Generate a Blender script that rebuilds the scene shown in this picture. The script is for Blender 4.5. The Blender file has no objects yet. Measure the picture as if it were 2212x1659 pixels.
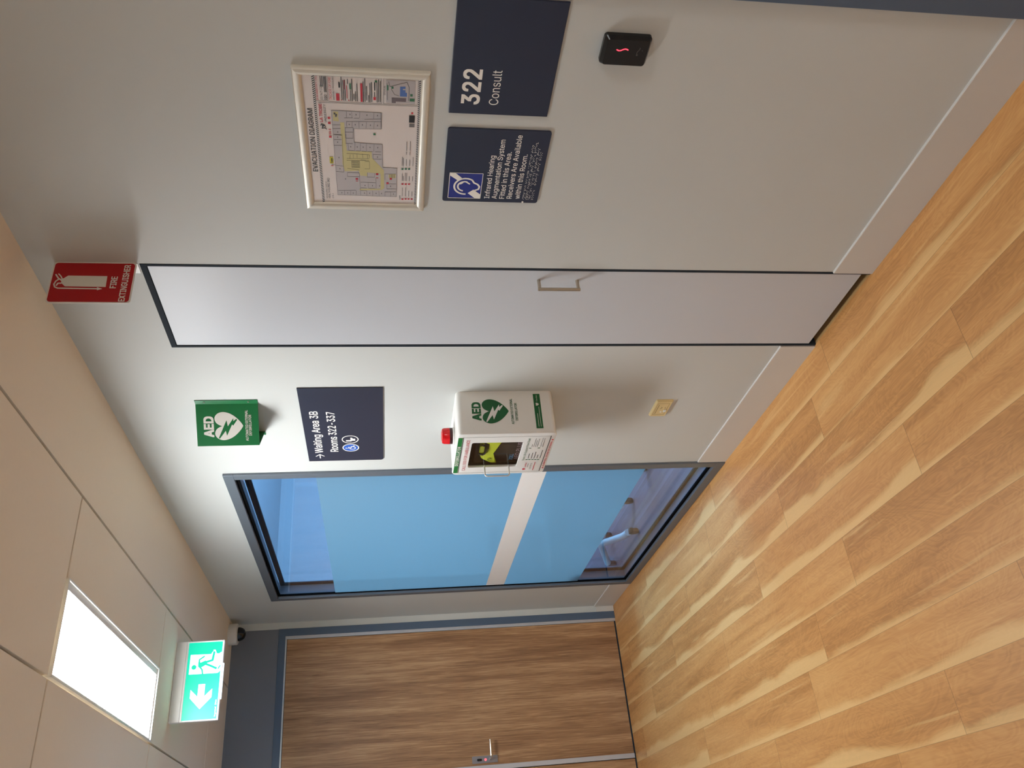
import bpy, bmesh, math, random
from mathutils import Matrix, Vector

SC = bpy.context.scene
COL = SC.collection
R = random.Random(7)

# ------------------------------------------------------------------ camera
W, HH, D = 1.687, 2.70, 5.915          # camera distance from right wall, ceiling height, end wall
F_PX = 1785.24
YAW, PITCH, ROLL = math.radians(31.408), math.radians(-9.012), math.radians(-0.583)
fwd = Vector((math.sin(YAW)*math.cos(PITCH), math.cos(YAW)*math.cos(PITCH), math.sin(PITCH)))
rgt = Vector((math.cos(YAW), -math.sin(YAW), 0)); upv = rgt.cross(fwd)
c_, s_ = math.cos(ROLL), math.sin(ROLL)
rgt, upv = c_*rgt + s_*upv, c_*upv - s_*rgt
cd = bpy.data.cameras.new('camera'); cam = bpy.data.objects.new('camera', cd); COL.objects.link(cam)
cd.sensor_fit = 'HORIZONTAL'; cd.sensor_width = 36; cd.lens = F_PX*36/2212; cd.clip_start = 0.02
X_, Y_, Z_ = -upv, rgt, -fwd           # the photograph was taken with the phone on its side
cam.matrix_world = Matrix(((X_.x, Y_.x, Z_.x, -W), (X_.y, Y_.y, Z_.y, 0), (X_.z, Y_.z, Z_.z, 1.6786), (0, 0, 0, 1)))
SC.camera = cam

# ------------------------------------------------------------------ world, exposure, light levels
SC.view_settings.view_transform = 'Standard'; SC.view_settings.look = 'None'
SC.view_settings.exposure = 0.0; SC.view_settings.gamma = 1.0
SC.view_settings.use_curve_mapping = False
try:
    SC.cycles.use_denoising = True
    SC.cycles.sample_clamp_indirect = 6
except Exception: pass
wd = bpy.data.worlds.new('world'); SC.world = wd; wd.use_nodes = True
wd.node_tree.nodes['Background'].inputs[0].default_value = (0.25, 0.5, 1, 1)
wd.node_tree.nodes['Background'].inputs[1].default_value = 0.3
PANEL_STRENGTH = 40.0
PANEL_BACK = 46.0
ld = bpy.data.lights.new('consult_daylight', 'AREA'); ld.shape = 'RECTANGLE'; ld.size = 2.6; ld.size_y = 1.5
ld.energy = 470; ld.color = (0.25, 0.57, 0.96)
lo = bpy.data.objects.new('consult_daylight', ld); COL.objects.link(lo)
lo.matrix_world = Matrix.Translation((3.27, 4.6, 1.65)) @ Matrix.Rotation(math.radians(90), 4, 'Y')

# ------------------------------------------------------------------ materials
def lin(c):
    return tuple(((v/255)/12.92 if v/255 <= .04045 else ((v/255+.055)/1.055)**2.4) for v in c)
def mat(name, c, rough=.5, metal=0, spec=.5, noise=0, nscale=40, bump=0, bscale=300, emit=None, estr=0, linear=False):
    m = bpy.data.materials.new(name); m.use_nodes = True; nt = m.node_tree; b = nt.nodes['Principled BSDF']
    col = c if linear else lin(c)
    b.inputs['Base Color'].default_value = (*col, 1); b.inputs['Roughness'].default_value = rough
    b.inputs['Metallic'].default_value = metal; b.inputs['Specular IOR Level'].default_value = spec
    if noise or bump:
        tc = nt.nodes.new('ShaderNodeTexCoord')
    if noise:
        n = nt.nodes.new('ShaderNodeTexNoise'); n.inputs['Scale'].default_value = nscale; n.inputs['Detail'].default_value = 4
        nt.links.new(tc.outputs['Object'], n.inputs['Vector'])
        mx = nt.nodes.new('ShaderNodeMix'); mx.data_type = 'RGBA'
        mx.inputs[6].default_value = (*[v*(1-noise) for v in col], 1); mx.inputs[7].default_value = (*[min(1, v*(1+noise)) for v in col], 1)
        nt.links.new(n.outputs['Fac'], mx.inputs[0]); nt.links.new(mx.outputs[2], b.inputs['Base Color'])
    if bump:
        n2 = nt.nodes.new('ShaderNodeTexNoise'); n2.inputs['Scale'].default_value = bscale; n2.inputs['Detail'].default_value = 3
        nt.links.new(tc.outputs['Object'], n2.inputs['Vector'])
        bp = nt.nodes.new('ShaderNodeBump'); bp.inputs['Strength'].default_value = bump; bp.inputs['Distance'].default_value = .002
        nt.links.new(n2.outputs['Fac'], bp.inputs['Height']); nt.links.new(bp.outputs['Normal'], b.inputs['Normal'])
    if emit:
        b.inputs['Emission Color'].default_value = (*lin(emit), 1); b.inputs['Emission Strength'].default_value = estr
    return m

def glass_mat(name, tint=(.97, .98, 1), ior=1.45):
    m = bpy.data.materials.new(name); m.use_nodes = True; nt = m.node_tree; nt.nodes.clear()
    o = nt.nodes.new('ShaderNodeOutputMaterial'); t = nt.nodes.new('ShaderNodeBsdfTransparent'); g = nt.nodes.new('ShaderNodeBsdfGlossy')
    t.inputs[0].default_value = (*tint, 1); g.inputs['Roughness'].default_value = .01
    lw = nt.nodes.new('ShaderNodeLayerWeight'); lw.inputs['Blend'].default_value = .5; pw = nt.nodes.new('ShaderNodeMath'); pw.operation = 'POWER'; pw.inputs[1].default_value = 5
    f = nt.nodes.new('ShaderNodeMath'); f.operation = 'MULTIPLY_ADD'; f.inputs[1].default_value = .9; f.inputs[2].default_value = .03; mx = nt.nodes.new('ShaderNodeMixShader')
    nt.links.new(lw.outputs['Facing'], pw.inputs[0]); nt.links.new(pw.outputs[0], f.inputs[0])
    nt.links.new(f.outputs[0], mx.inputs[0]); nt.links.new(t.outputs[0], mx.inputs[1]); nt.links.new(g.outputs[0], mx.inputs[2])
    nt.links.new(mx.outputs[0], o.inputs[0]); return m

def film_mat():
    m = bpy.data.materials.new('frosted_film'); m.use_nodes = True; nt = m.node_tree; nt.nodes.clear()
    o = nt.nodes.new('ShaderNodeOutputMaterial'); t = nt.nodes.new('ShaderNodeBsdfTranslucent'); d = nt.nodes.new('ShaderNodeBsdfDiffuse')
    g = nt.nodes.new('ShaderNodeBsdfRefraction'); g.inputs['Roughness'].default_value = .8; g.inputs['IOR'].default_value = 1.02
    t.inputs[0].default_value = (.32, .35, .31, 1); d.inputs[0].default_value = (.62, .70, .72, 1); g.inputs[0].default_value = (.27, .31, .27, 1)
    m1 = nt.nodes.new('ShaderNodeMixShader'); m1.inputs[0].default_value = .45
    m2 = nt.nodes.new('ShaderNodeMixShader'); m2.inputs[0].default_value = .08
    nt.links.new(t.outputs[0], m1.inputs[1]); nt.links.new(g.outputs[0], m1.inputs[2])
    nt.links.new(m1.outputs[0], m2.inputs[1]); nt.links.new(d.outputs[0], m2.inputs[2]); nt.links.new(m2.outputs[0], o.inputs[0])
    return m

def floor_mat(name, dark, mid, light, pale):
    m = bpy.data.materials.new(name); m.use_nodes = True; nt = m.node_tree; b = nt.nodes['Principled BSDF']; L = nt.links.new
    def N(t, **k):
        n = nt.nodes.new(t)
        for a, v in k.items(): setattr(n, a, v)
        return n
    def M(op, a, b_=None, c=None):
        n = N('ShaderNodeMath', operation=op)
        for i, v in enumerate((a, b_, c)):
            if v is None: continue
            if hasattr(v, 'links') or hasattr(v, 'is_linked'): L(v, n.inputs[i])
            else: n.inputs[i].default_value = v
        return n.outputs[0]
    uv = N('ShaderNodeUVMap', uv_map='grain'); pl = N('ShaderNodeUVMap', uv_map='plank'); rn = N('ShaderNodeUVMap', uv_map='tone')
    sp = N('ShaderNodeSeparateXYZ'); L(pl.outputs[0], sp.inputs[0]); sr = N('ShaderNodeSeparateXYZ'); L(rn.outputs[0], sr.inputs[0])
    def noise(sx, sy, sc, det, dist, off=0):
        mp = N('ShaderNodeMapping'); mp.inputs['Scale'].default_value = (sx, sy, 1); mp.inputs['Location'].default_value = (off, off, 0)
        L(uv.outputs[0], mp.inputs[0]); n = N('ShaderNodeTexNoise'); n.inputs['Scale'].default_value = sc
        n.inputs['Detail'].default_value = det; n.inputs['Distortion'].default_value = dist; n.inputs['Roughness'].default_value = .5
        L(mp.outputs[0], n.inputs[0]); return n.outputs['Fac']
    big = noise(10, .8, 1.0, 2, 1.0)              # broad figure
    fine = noise(110, 4, 1.6, 6, .8, 3)             # fibres
    swirl = noise(7, 2.6, 1.1, 2, 2.6, 9)
    arcs = M('ADD', M('MULTIPLY', M('SINE', M('MULTIPLY', swirl, 55)), .5), .5)
    ramp = N('ShaderNodeValToRGB'); e = ramp.color_ramp.elements
    e[0].position = .30; e[0].color = (*lin(dark), 1); e[1].position = .68; e[1].color = (*lin(light), 1)
    q = ramp.color_ramp.elements.new(.48); q.color = (*lin(mid), 1)
    v = M('ADD', M('MULTIPLY', big, .58), M('ADD', M('MULTIPLY', fine, .30), M('MULTIPLY', arcs, .07)))
    v = M('ADD', v, M('MULTIPLY', M('SUBTRACT', sr.outputs[0], .45), .12)); L(v, ramp.inputs[0])
    # pale sapwood streaks, mostly along one edge of each board, wandering along its length
    wob = noise(.01, 1.6, 1.0, 3, .4, 5); edge = noise(30, 2.0, 1.0, 4, .8, 7)
    width = M('ADD', M('MULTIPLY', M('SUBTRACT', wob, .30), M('ADD', .25, M('MULTIPLY', sr.outputs[1], 1.0))), M('MULTIPLY', M('SUBTRACT', edge, .5), .22))
    mk = N('ShaderNodeMapRange'); mk.interpolation_type = 'SMOOTHSTEP'
    L(M('SUBTRACT', sp.outputs[0], width), mk.inputs[0]); mk.inputs[1].default_value = -.07; mk.inputs[2].default_value = .09
    mk.inputs[3].default_value = .70; mk.inputs[4].default_value = 0
    st2 = N('ShaderNodeMapRange'); st2.interpolation_type = 'SMOOTHSTEP'; L(noise(20, .9, 1.0, 3, 1.2, 13), st2.inputs[0])
    st2.inputs[1].default_value = .60; st2.inputs[2].default_value = .72; st2.inputs[3].default_value = 0; st2.inputs[4].default_value = .45
    mx = N('ShaderNodeMix', data_type='RGBA'); L(M('MAXIMUM', mk.outputs[0], st2.outputs[0]), mx.inputs[0]); L(ramp.outputs[0], mx.inputs[6]); mx.inputs[7].default_value = (*lin(pale), 1)
    # joints
    du = M('MULTIPLY', M('MINIMUM', sp.outputs[0], M('SUBTRACT', 1.0, sp.outputs[0])), .1825)
    dv = M('MULTIPLY', M('MINIMUM', sp.outputs[1], M('SUBTRACT', 1.0, sp.outputs[1])), 1.298)
    d = M('MINIMUM', M('MULTIPLY', du, 1.8), dv)
    jr = N('ShaderNodeMapRange'); L(d, jr.inputs[0]); jr.inputs[1].default_value = .0007; jr.inputs[2].default_value = .0018; jr.inputs[3].default_value = .62; jr.inputs[4].default_value = 1
    m3 = N('ShaderNodeMix', data_type='RGBA'); m3.blend_type = 'MULTIPLY'; m3.inputs[0].default_value = 1
    L(mx.outputs[2], m3.inputs[6]); cb = N('ShaderNodeCombineXYZ')
    for i in range(3): L(jr.outputs[0], cb.inputs[i])
    L(cb.outputs[0], m3.inputs[7]); L(m3.outputs[2], b.inputs['Base Color'])
    b.inputs['Roughness'].default_value = .42; b.inputs['Specular IOR Level'].default_value = .45
    bp = N('ShaderNodeBump'); bp.inputs['Strength'].default_value = .12; bp.inputs['Distance'].default_value = .001
    L(fine, bp.inputs['Height']); L(bp.outputs[0], b.inputs['Normal'])
    return m

def door_wood():
    m = bpy.data.materials.new('door_veneer'); m.use_nodes = True; nt = m.node_tree; b = nt.nodes['Principled BSDF']; L = nt.links.new
    tc = nt.nodes.new('ShaderNodeTexCoord')
    def noise(s, sc, det, dist, loc=0):
        mp = nt.nodes.new('ShaderNodeMapping'); mp.inputs['Scale'].default_value = s; mp.inputs['Location'].default_value = (loc, loc, loc); L(tc.outputs['Object'], mp.inputs[0])
        n = nt.nodes.new('ShaderNodeTexNoise'); n.inputs['Scale'].default_value = sc; n.inputs['Detail'].default_value = det; n.inputs['Distortion'].default_value = dist
        n.inputs['Roughness'].default_value = .6
        L(mp.outputs[0], n.inputs[0]); return n.outputs['Fac']
    a = noise((9, .55, 9), 1.5, 4, .5); f = noise((120, 3.2, 120), 1.4, 6, .8, 4); k = noise((85, 2.4, 85), 1.3, 3, .9, 8)
    ad = nt.nodes.new('ShaderNodeMath'); ad.operation = 'MULTIPLY_ADD'; L(a, ad.inputs[0]); ad.inputs[1].default_value = .5
    mu = nt.nodes.new('ShaderNodeMath'); mu.operation = 'MULTIPLY'; L(f, mu.inputs[0]); mu.inputs[1].default_value = .5; L(mu.outputs[0], ad.inputs[2])
    r = nt.nodes.new('ShaderNodeValToRGB'); e = r.color_ramp.elements
    e[0].position = .38; e[0].color = (*lin((138, 98, 64)), 1); e[1].position = .62; e[1].color = (*lin((204, 162, 118)), 1)
    q = r.color_ramp.elements.new(.5); q.color = (*lin((170, 126, 86)), 1); L(ad.outputs[0], r.inputs[0])
    r2 = nt.nodes.new('ShaderNodeValToRGB'); e = r2.color_ramp.elements       # dark gum veins
    e[0].position = .27; e[0].color = (.58, .48, .40, 1); e[1].position = .36; e[1].color = (1, 1, 1, 1); L(k, r2.inputs[0])
    mx = nt.nodes.new('ShaderNodeMix'); mx.data_type = 'RGBA'; mx.blend_type = 'MULTIPLY'; mx.inputs[0].default_value = .8
    L(r.outputs[0], mx.inputs[6]); L(r2.outputs[0], mx.inputs[7]); L(mx.outputs[2], b.inputs['Base Color'])
    b.inputs['Roughness'].default_value = .45
    return m

def hatch_mat():
    m = bpy.data.materials.new('hatch_print'); m.use_nodes = True; nt = m.node_tree; b = nt.nodes['Principled BSDF']; L = nt.links.new
    tc = nt.nodes.new('ShaderNodeTexCoord'); mp = nt.nodes.new('ShaderNodeMapping'); mp.inputs['Rotation'].default_value = (0, 0, math.radians(-35)); L(tc.outputs['Object'], mp.inputs[0])
    w = nt.nodes.new('ShaderNodeTexWave'); w.inputs['Scale'].default_value = 62; w.bands_direction = 'X'; L(mp.outputs[0], w.inputs[0])
    r = nt.nodes.new('ShaderNodeValToRGB'); r.color_ramp.interpolation = 'CONSTANT'
    r.color_ramp.elements[0].color = (.02, .02, .02, 1); r.color_ramp.elements[1].color = (.75, .7, .67, 1); r.color_ramp.elements[1].position = .5
    L(w.outputs['Fac'], r.inputs[0]); L(r.outputs[0], b.inputs['Base Color']); return m

M = dict(
    wall=mat('wall_paint', (206, 208, 204), .62, noise=.02, nscale=3, bump=.05, bscale=500),
    skirt=mat('skirting_paint', (212, 209, 203), .4, noise=.02, nscale=5),
    ceiling=mat('ceiling_board', (240, 226, 206), .85, noise=.015, nscale=60, bump=.1, bscale=700),
    floor=floor_mat('timber_look_vinyl', (178, 124, 70), (205, 148, 88), (220, 167, 104), (236, 196, 134)),
    cfloor=floor_mat('consult_vinyl', (104, 92, 102), (118, 106, 118), (128, 118, 130), (146, 136, 148)),
    leftwall=mat('left_wall_bounce_grey', (196, 198, 200), .6, noise=.02, nscale=3),  # unseen wall; grey chosen for the light it bounces into the corridor
    transom=mat('transom_paint', (120, 124, 134), .55, noise=.02),
    blue=mat('door_frame_paint', (84, 102, 124), .45, noise=.03, nscale=6),
    alu=mat('window_frame_aluminium', (112, 120, 130), .42, .35, noise=.03, nscale=8),
    silver=mat('silver_aluminium', (205, 205, 208), .38, .4, noise=.03, nscale=12),
    rubber=mat('black_gasket', (10, 10, 11), .9, 0, .05, noise=.1),
    brownseal=mat('brown_seal', (44, 32, 30), .9, 0, .05, noise=.1),
    dgrey=mat('dark_grey_aluminium', (46, 53, 60), .75, 0, .12, noise=.05),
    cupdoor=mat('cupboard_laminate', (203, 206, 211), .42, noise=.012, nscale=5),
    white=mat('white_powdercoat', (236, 235, 230), .35, noise=.012, nscale=10),
    wplastic=mat('white_plastic', (228, 224, 218), .4, noise=.015, nscale=20),
    red=mat('sign_red', (176, 10, 22), .4, noise=.03), green=mat('sign_green', (8, 108, 56), .35, noise=.03),
    greenl=mat('label_green', (28, 122, 56), .45, noise=.03), dgreen=mat('print_green', (6, 92, 42), .45, noise=.03),
    navy=mat('sign_navy', (38, 44, 66), .32, noise=.02, nscale=60), navy2=mat('sign_slate', (48, 52, 68), .32, noise=.02, nscale=60),
    royal=mat('symbol_blue', (32, 46, 138), .4, noise=.02), blue2=mat('pictogram_blue', (52, 98, 190), .4, noise=.02),
    cream=mat('sign_lettering', (252, 248, 240), .45, noise=.01), offw=mat('sign_print_white', (228, 226, 218), .45, noise=.01),
    print_red=mat('print_red', (200, 44, 60), .5, noise=.02), black=mat('black_plastic', (16, 16, 18), .28, noise=.1, nscale=80),
    print_black=mat('print_black', (36, 34, 34), .5, noise=.05), gprint=mat('print_grey', (122, 118, 116), .5, noise=.02),
    paper=mat('paper', (232, 222, 216), .35, noise=.01), plan=mat('plan_grey', (192, 186, 186), .5, noise=.01),
    planline=mat('plan_lines', (84, 82, 84), .5, noise=.02), yellow=mat('plan_yellow', (206, 196, 140), .5, noise=.02),
    ytag=mat('tag_yellow', (208, 196, 40), .5, noise=.02), pblue=mat('plan_blue', (84, 118, 184), .5, noise=.02), pbrown=mat('plan_brown', (112, 100, 104), .5, noise=.02),
    pgreen=mat('plan_green', (62, 122, 88), .5, noise=.02), hatch=hatch_mat(),
    snap=mat('champagne_aluminium', (226, 220, 206), .42, .3, noise=.02, nscale=30),
    chrome=mat('chrome', (220, 218, 214), .16, 1, noise=.01), satin=mat('satin_steel', (196, 184, 166), .28, 1, noise=.02),
    bplate=mat('satin_plate', (150, 150, 156), .38, .8, noise=.03), ivory=mat('ivory_plastic', (226, 204, 150), .35, noise=.01),
    ivdark=mat('ivory_recess', (120, 100, 62), .5, noise=.02), lime=mat('lime_plastic', (222, 236, 66), .35, noise=.02), limed=mat('lime_handle', (176, 186, 60), .4, noise=.02),
    case=mat('dark_case', (48, 42, 38), .45, noise=.08, nscale=120), zblue=mat('print_light_blue', (110, 165, 215), .45, noise=.02), zpink=mat('print_mauve', (196, 168, 178), .45, noise=.02),
    inside=mat('cabinet_interior', (34, 31, 29), .7, noise=.05), smoke=mat('smoked_dome', (22, 20, 22), .08, noise=.05),
    redlens=mat('red_lens', (214, 16, 24), .18, noise=.03), darkred=mat('dark_red_base', (60, 8, 14), .3, noise=.05),
    led=mat('led_red', (255, 40, 60), .4, emit=(255, 70, 90), estr=2.2), ledg=mat('led_indicator', (255, 120, 130), .4, emit=(255, 90, 100), estr=1.4),
    exg=mat('exit_green_lit', (0, 150, 110), .4, emit=(0, 205, 172), estr=1.0), exw=mat('exit_white_lit', (230, 240, 255), .4, emit=(214, 236, 255), estr=1.05),
    lamp=mat('panel_diffuser', (255, 255, 255), .5, emit=(248, 252, 255), estr=PANEL_STRENGTH), lampb=mat('panel_diffuser_rear', (255, 255, 255), .5, emit=(248, 252, 255), estr=PANEL_BACK),
    elight=mat('emergency_lens', (255, 255, 255), .5, emit=(225, 238, 255), estr=1.8),
    glass=glass_mat('clear_glass'), pane=glass_mat('cabinet_pane', (.95, .95, .93)), film=film_mat(), band=mat('ivory_vinyl_band', (252, 251, 249), .5, noise=.01),
    veneer=door_wood(), chairw=mat('white_base_plastic', (225, 228, 225), .35, noise=.02), castor=mat('castor_black', (40, 34, 34), .4, noise=.1),
    seat=mat('dark_upholstery', (24, 26, 30), .8, noise=.1), cwall=mat('consult_paint', (215, 218, 220), .7, noise=.02),
    logo=mat('logo_grey', (96, 90, 88), .4, noise=.02))

# ------------------------------------------------------------------ mesh helpers
def box(bm, x0, x1, y0, y1, z0, z1, bev=0, seg=2, only=None):
    r = bmesh.ops.create_cube(bm, size=1); vs = r['verts']
    for v in vs:
        v.co = Vector(((x0+x1)/2+v.co.x*(x1-x0), (y0+y1)/2+v.co.y*(y1-y0), (z0+z1)/2+v.co.z*(z1-z0)))
    if bev:
        es = {e for v in vs for e in v.link_edges}
        if only is not None: es = {e for e in es if only(e)}
        bmesh.ops.bevel(bm, geom=list(es), offset=bev, segments=seg, affect='EDGES', profile=.5)
def prism(bm, pts, z0, z1):
    a = sum(pts[i][0]*pts[(i+1) % len(pts)][1]-pts[(i+1) % len(pts)][0]*pts[i][1] for i in range(len(pts)))
    if a < 0: pts = pts[::-1]
    b = [bm.verts.new((x, y, z0)) for x, y in pts]; t = [bm.verts.new((x, y, z1)) for x, y in pts]
    n = len(pts); fs = [bm.faces.new(t), bm.faces.new(b[::-1])]
    for i in range(n): bm.faces.new((b[i], b[(i+1) % n], t[(i+1) % n], t[i]))
    return fs
def rr(x0, y0, x1, y1, r, n=6):
    p = []
    for cx, cy, a0 in ((x1-r, y1-r, 0), (x0+r, y1-r, 90), (x0+r, y0+r, 180), (x1-r, y0+r, 270)):
        for i in range(n+1):
            a = math.radians(a0+90*i/n); p.append((cx+r*math.cos(a), cy+r*math.sin(a)))
    return p
def circ(cx, cy, r, n=24, ry=None):
    ry = ry or r
    return [(cx+r*math.cos(2*math.pi*i/n), cy+ry*math.sin(2*math.pi*i/n)) for i in range(n)]
_k = [0]
def flat(bm, pts, z=0.0004):
    _k[0] = (_k[0]+1) % 7; z += _k[0]*2.2e-5      # ink layers never share a plane
    prism(bm, pts, z-.0003, z)
def rect(bm, x0, y0, x1, y1, z=0.0004): flat(bm, [(x0, y0), (x1, y0), (x1, y1), (x0, y1)], z)
def stroke(bm, pts, w, z=0.0004, cap=True):
    for i in range(len(pts)-1):
        (ax, ay), (bx, by) = pts[i], pts[i+1]; l = math.hypot(bx-ax, by-ay) or 1e-6; nx, ny = -(by-ay)/l*w/2, (bx-ax)/l*w/2
        flat(bm, [(ax+nx, ay+ny), (ax-nx, ay-ny), (bx-nx, by-ny), (bx+nx, by+ny)], z)
    if cap:
        for p in pts: flat(bm, circ(p[0], p[1], w/2, 12), z)
def ring(bm, cx, cy, r, w, z=0.0004, n=28, a0=0, a1=360, ry=None):
    k = (ry or r)/r
    for i in range(n):
        a, b = math.radians(a0+(a1-a0)*i/n), math.radians(a0+(a1-a0)*(i+1)/n)
        flat(bm, [(cx+(r-w/2)*math.cos(a), cy+k*(r-w/2)*math.sin(a)), (cx+(r+w/2)*math.cos(a), cy+k*(r+w/2)*math.sin(a)),
                  (cx+(r+w/2)*math.cos(b), cy+k*(r+w/2)*math.sin(b)), (cx+(r-w/2)*math.cos(b), cy+k*(r-w/2)*math.sin(b))], z)
def lathe(bm, prof, n=28, axis='z', o=(0, 0, 0)):
    rings = []
    for r, h in prof:
        rings.append([bm.verts.new((r*math.cos(2*math.pi*i/n), r*math.sin(2*math.pi*i/n), h)) for i in range(n)])
    for a, b in zip(rings, rings[1:]):
        for i in range(n): bm.faces.new((a[i], a[(i+1) % n], b[(i+1) % n], b[i]))
    bm.faces.new(rings[0][::-1]); bm.faces.new(rings[-1])
    vs = [v for g in rings for v in g]
    for v in vs:
        x, y, z = v.co
        if axis == 'y': v.co = (x, z, y)
        if axis == 'x': v.co = (z, x, y)
        v.co += Vector(o)
    bmesh.ops.recalc_face_normals(bm, faces=list({f for v in vs for f in v.link_faces}))
def tube(bm, pts, rad, n=10):
    pts = [Vector(p) for p in pts]; rings = []; k = len(pts)
    rads = rad if isinstance(rad, (list, tuple)) else [rad]*k
    ref = Vector((0, 0, 1)) if abs((pts[1]-pts[0]).normalized().z) < .9 else Vector((1, 0, 0))
    for i, p in enumerate(pts):
        t = (pts[min(i+1, k-1)]-pts[max(i-1, 0)]).normalized()
        a = t.cross(ref)
        if a.length < 1e-4: a = t.cross(Vector((0, 1, 0)))
        a.normalize(); b = t.cross(a).normalized(); ref = a.cross(t)*1.0
        m = 1.0
        if 0 < i < k-1:
            c = (pts[i+1]-p).normalized().dot((p-pts[i-1]).normalized()); m = 1/max(.5, math.sqrt((1+c)/2))
        rings.append([bm.verts.new(p+rads[i]*(math.cos(2*math.pi*j/n)*a*m+math.sin(2*math.pi*j/n)*b)) for j in range(n)])
    fs = []
    for a, b in zip(rings, rings[1:]):
        for j in range(n): fs.append(bm.faces.new((a[j], a[(j+1) % n], b[(j+1) % n], b[j])))
    fs += [bm.faces.new(rings[0][::-1]), bm.faces.new(rings[-1])]
    bmesh.ops.recalc_face_normals(bm, faces=fs)
def round_path(pts, r, n=5):
    pts = [Vector(p) for p in pts]; out = [pts[0]]
    for i in range(1, len(pts)-1):
        a = (pts[i-1]-pts[i]).normalized(); b = (pts[i+1]-pts[i]).normalized(); p0 = pts[i]+a*r; p1 = pts[i]+b*r
        for j in range(n+1):
            t = j/n; out.append((1-t)**2*p0+2*t*(1-t)*pts[i]+t*t*p1)
    out.append(pts[-1]); return out

_fc = {}
FONT = None
try:      # the grotesque that ships with Blender, closest to the signs; the built-in face otherwise
    import os
    FONT = bpy.data.fonts.load(os.path.join(bpy.utils.resource_path('LOCAL'), 'datafiles', 'fonts', 'Inter.woff2'))
except Exception: FONT = None
def contours(s, spacing):
    cu = bpy.data.curves.new('tmp_text', 'FONT'); cu.body = s; cu.size = 1; cu.space_character = spacing
    if FONT: cu.font = FONT
    o = bpy.data.objects.new('tmp_text', cu); COL.objects.link(o)
    dg = bpy.context.evaluated_depsgraph_get(); c = o.to_curve(dg); out = []
    for sp in c.splines:
        bp = sp.bezier_points; n = len(bp); pts = []
        for i in range(n):
            p0, p1 = bp[i], bp[(i+1) % n]; A, Bq, Cq, Dq = p0.co, p0.handle_right, p1.handle_left, p1.co
            L = (Dq-A).length; dev = 0 if L < 1e-9 else max(abs((Bq-A).cross(Dq-A).z), abs((Cq-A).cross(Dq-A).z))/L
            k = 1 if dev < .002 else 4
            for j in range(k):
                t = j/k; q = (1-t)**3*A+3*t*(1-t)**2*Bq+3*t*t*(1-t)*Cq+t**3*Dq; pts.append((q.x, q.y))
        if len(pts) > 2: out.append(pts)
    o.to_curve_clear(); bpy.data.objects.remove(o); bpy.data.curves.remove(cu)
    return out
def fill(groups):
    # union of closed outlines (non-zero winding) cut into trapezoids
    quads = []
    for cs in groups:
        edges = []; ys = set()
        for c in cs:
            for i in range(len(c)):
                (x0, y0), (x1, y1) = c[i], c[(i+1) % len(c)]; ys.add(round(y0, 5))
                if abs(y1-y0) > 1e-7: edges.append((min(y0, y1), max(y0, y1), x0, y0, x1, y1, 1 if y1 > y0 else -1))
        lo_, hi = min(ys), max(ys)
        for k in range(1, 14): ys.add(lo_+(hi-lo_)*k/14)
        ys = sorted(ys); ys = [ys[0]]+[b for a, b in zip(ys, ys[1:]) if b-a > 2e-4]
        for ya, yb in zip(ys, ys[1:]):
            ym = (ya+yb)/2; hit = []
            for e in edges:
                if e[0] <= ym < e[1]:
                    f = lambda y, e=e: e[2]+(e[4]-e[2])*(y-e[3])/(e[5]-e[3])
                    hit.append((f(ym), f(ya), f(yb), e[6]))
            hit.sort(); w = 0
            for h in hit:
                if w == 0: st = h
                w += h[3]
                if w == 0 and h[0]-st[0] > 1e-5: quads.append(((st[1], ya), (h[1], ya), (h[2], yb), (st[2], yb)))
    return quads
def glyphs(s, bold=0, spacing=1.0):
    k = (s, bold, spacing)
    if k in _fc: return _fc[k]
    cs = contours(s, spacing)
    if bold >= .005: cs = [[(x+dx*bold, y+dy*bold) for x, y in c] for c in cs for dx, dy in ((-1, -1), (1, -1), (-1, 1), (1, 1), (0, 1), (0, -1), (1, 0), (-1, 0))]
    cs = sorted(cs, key=lambda c: min(p[0] for p in c)); groups = []; end = -1e9
    for c in cs:
        a, b = min(p[0] for p in c), max(p[0] for p in c)
        if a > end: groups.append([c]); end = b
        else: groups[-1].append(c); end = max(end, b)
    _fc[k] = fill(groups); return _fc[k]
CAP = max(p[1] for q in glyphs('H') for p in q)
def text(bm, s, x, y, width, cap, z=0.0006, bold=0, spacing=1.0):
    qs = glyphs(s, bold, spacing)
    if not qs: return
    x0 = min(p[0] for q in qs for p in q); x1 = max(p[0] for q in qs for p in q); sx = width/(x1-x0); sy = cap/CAP
    for q in qs: bm.faces.new([bm.verts.new((x+(p[0]-x0)*sx, y+p[1]*sy, z)) for p in q])

# ------------------------------------------------------------------ object helpers
def link(name, bm, m, parent=None, frame=None, smooth=False):
    if frame is not None: bm.transform(frame)
    me = bpy.data.meshes.new(name); bm.to_mesh(me); bm.free()
    if smooth:
        for p in me.polygons: p.use_smooth = True
    me.materials.append(m); o = bpy.data.objects.new(name, me); COL.objects.link(o)
    if parent: o.parent = parent
    if smooth:
        try:
            md = o.modifiers.new('edges', 'EDGE_SPLIT'); md.split_angle = math.radians(38)
        except Exception: pass
    return o
def struct(name, bm, m, parent=None, frame=None, smooth=False):
    o = link(name, bm, m, parent, frame, smooth)
    if not parent: o['kind'] = 'structure'
    return o
def sempty(name, mw):
    o = bpy.data.objects.new(name, None); COL.objects.link(o); o.matrix_world = mw; o.empty_display_size = .05; o['kind'] = 'structure'; return o
def thing(name, label, cat, mw, group=None):
    o = bpy.data.objects.new(name, None); COL.objects.link(o); o.matrix_world = mw; o.empty_display_size = .05
    o['label'] = label; o['category'] = cat
    if group: o['group'] = group
    return o
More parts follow.
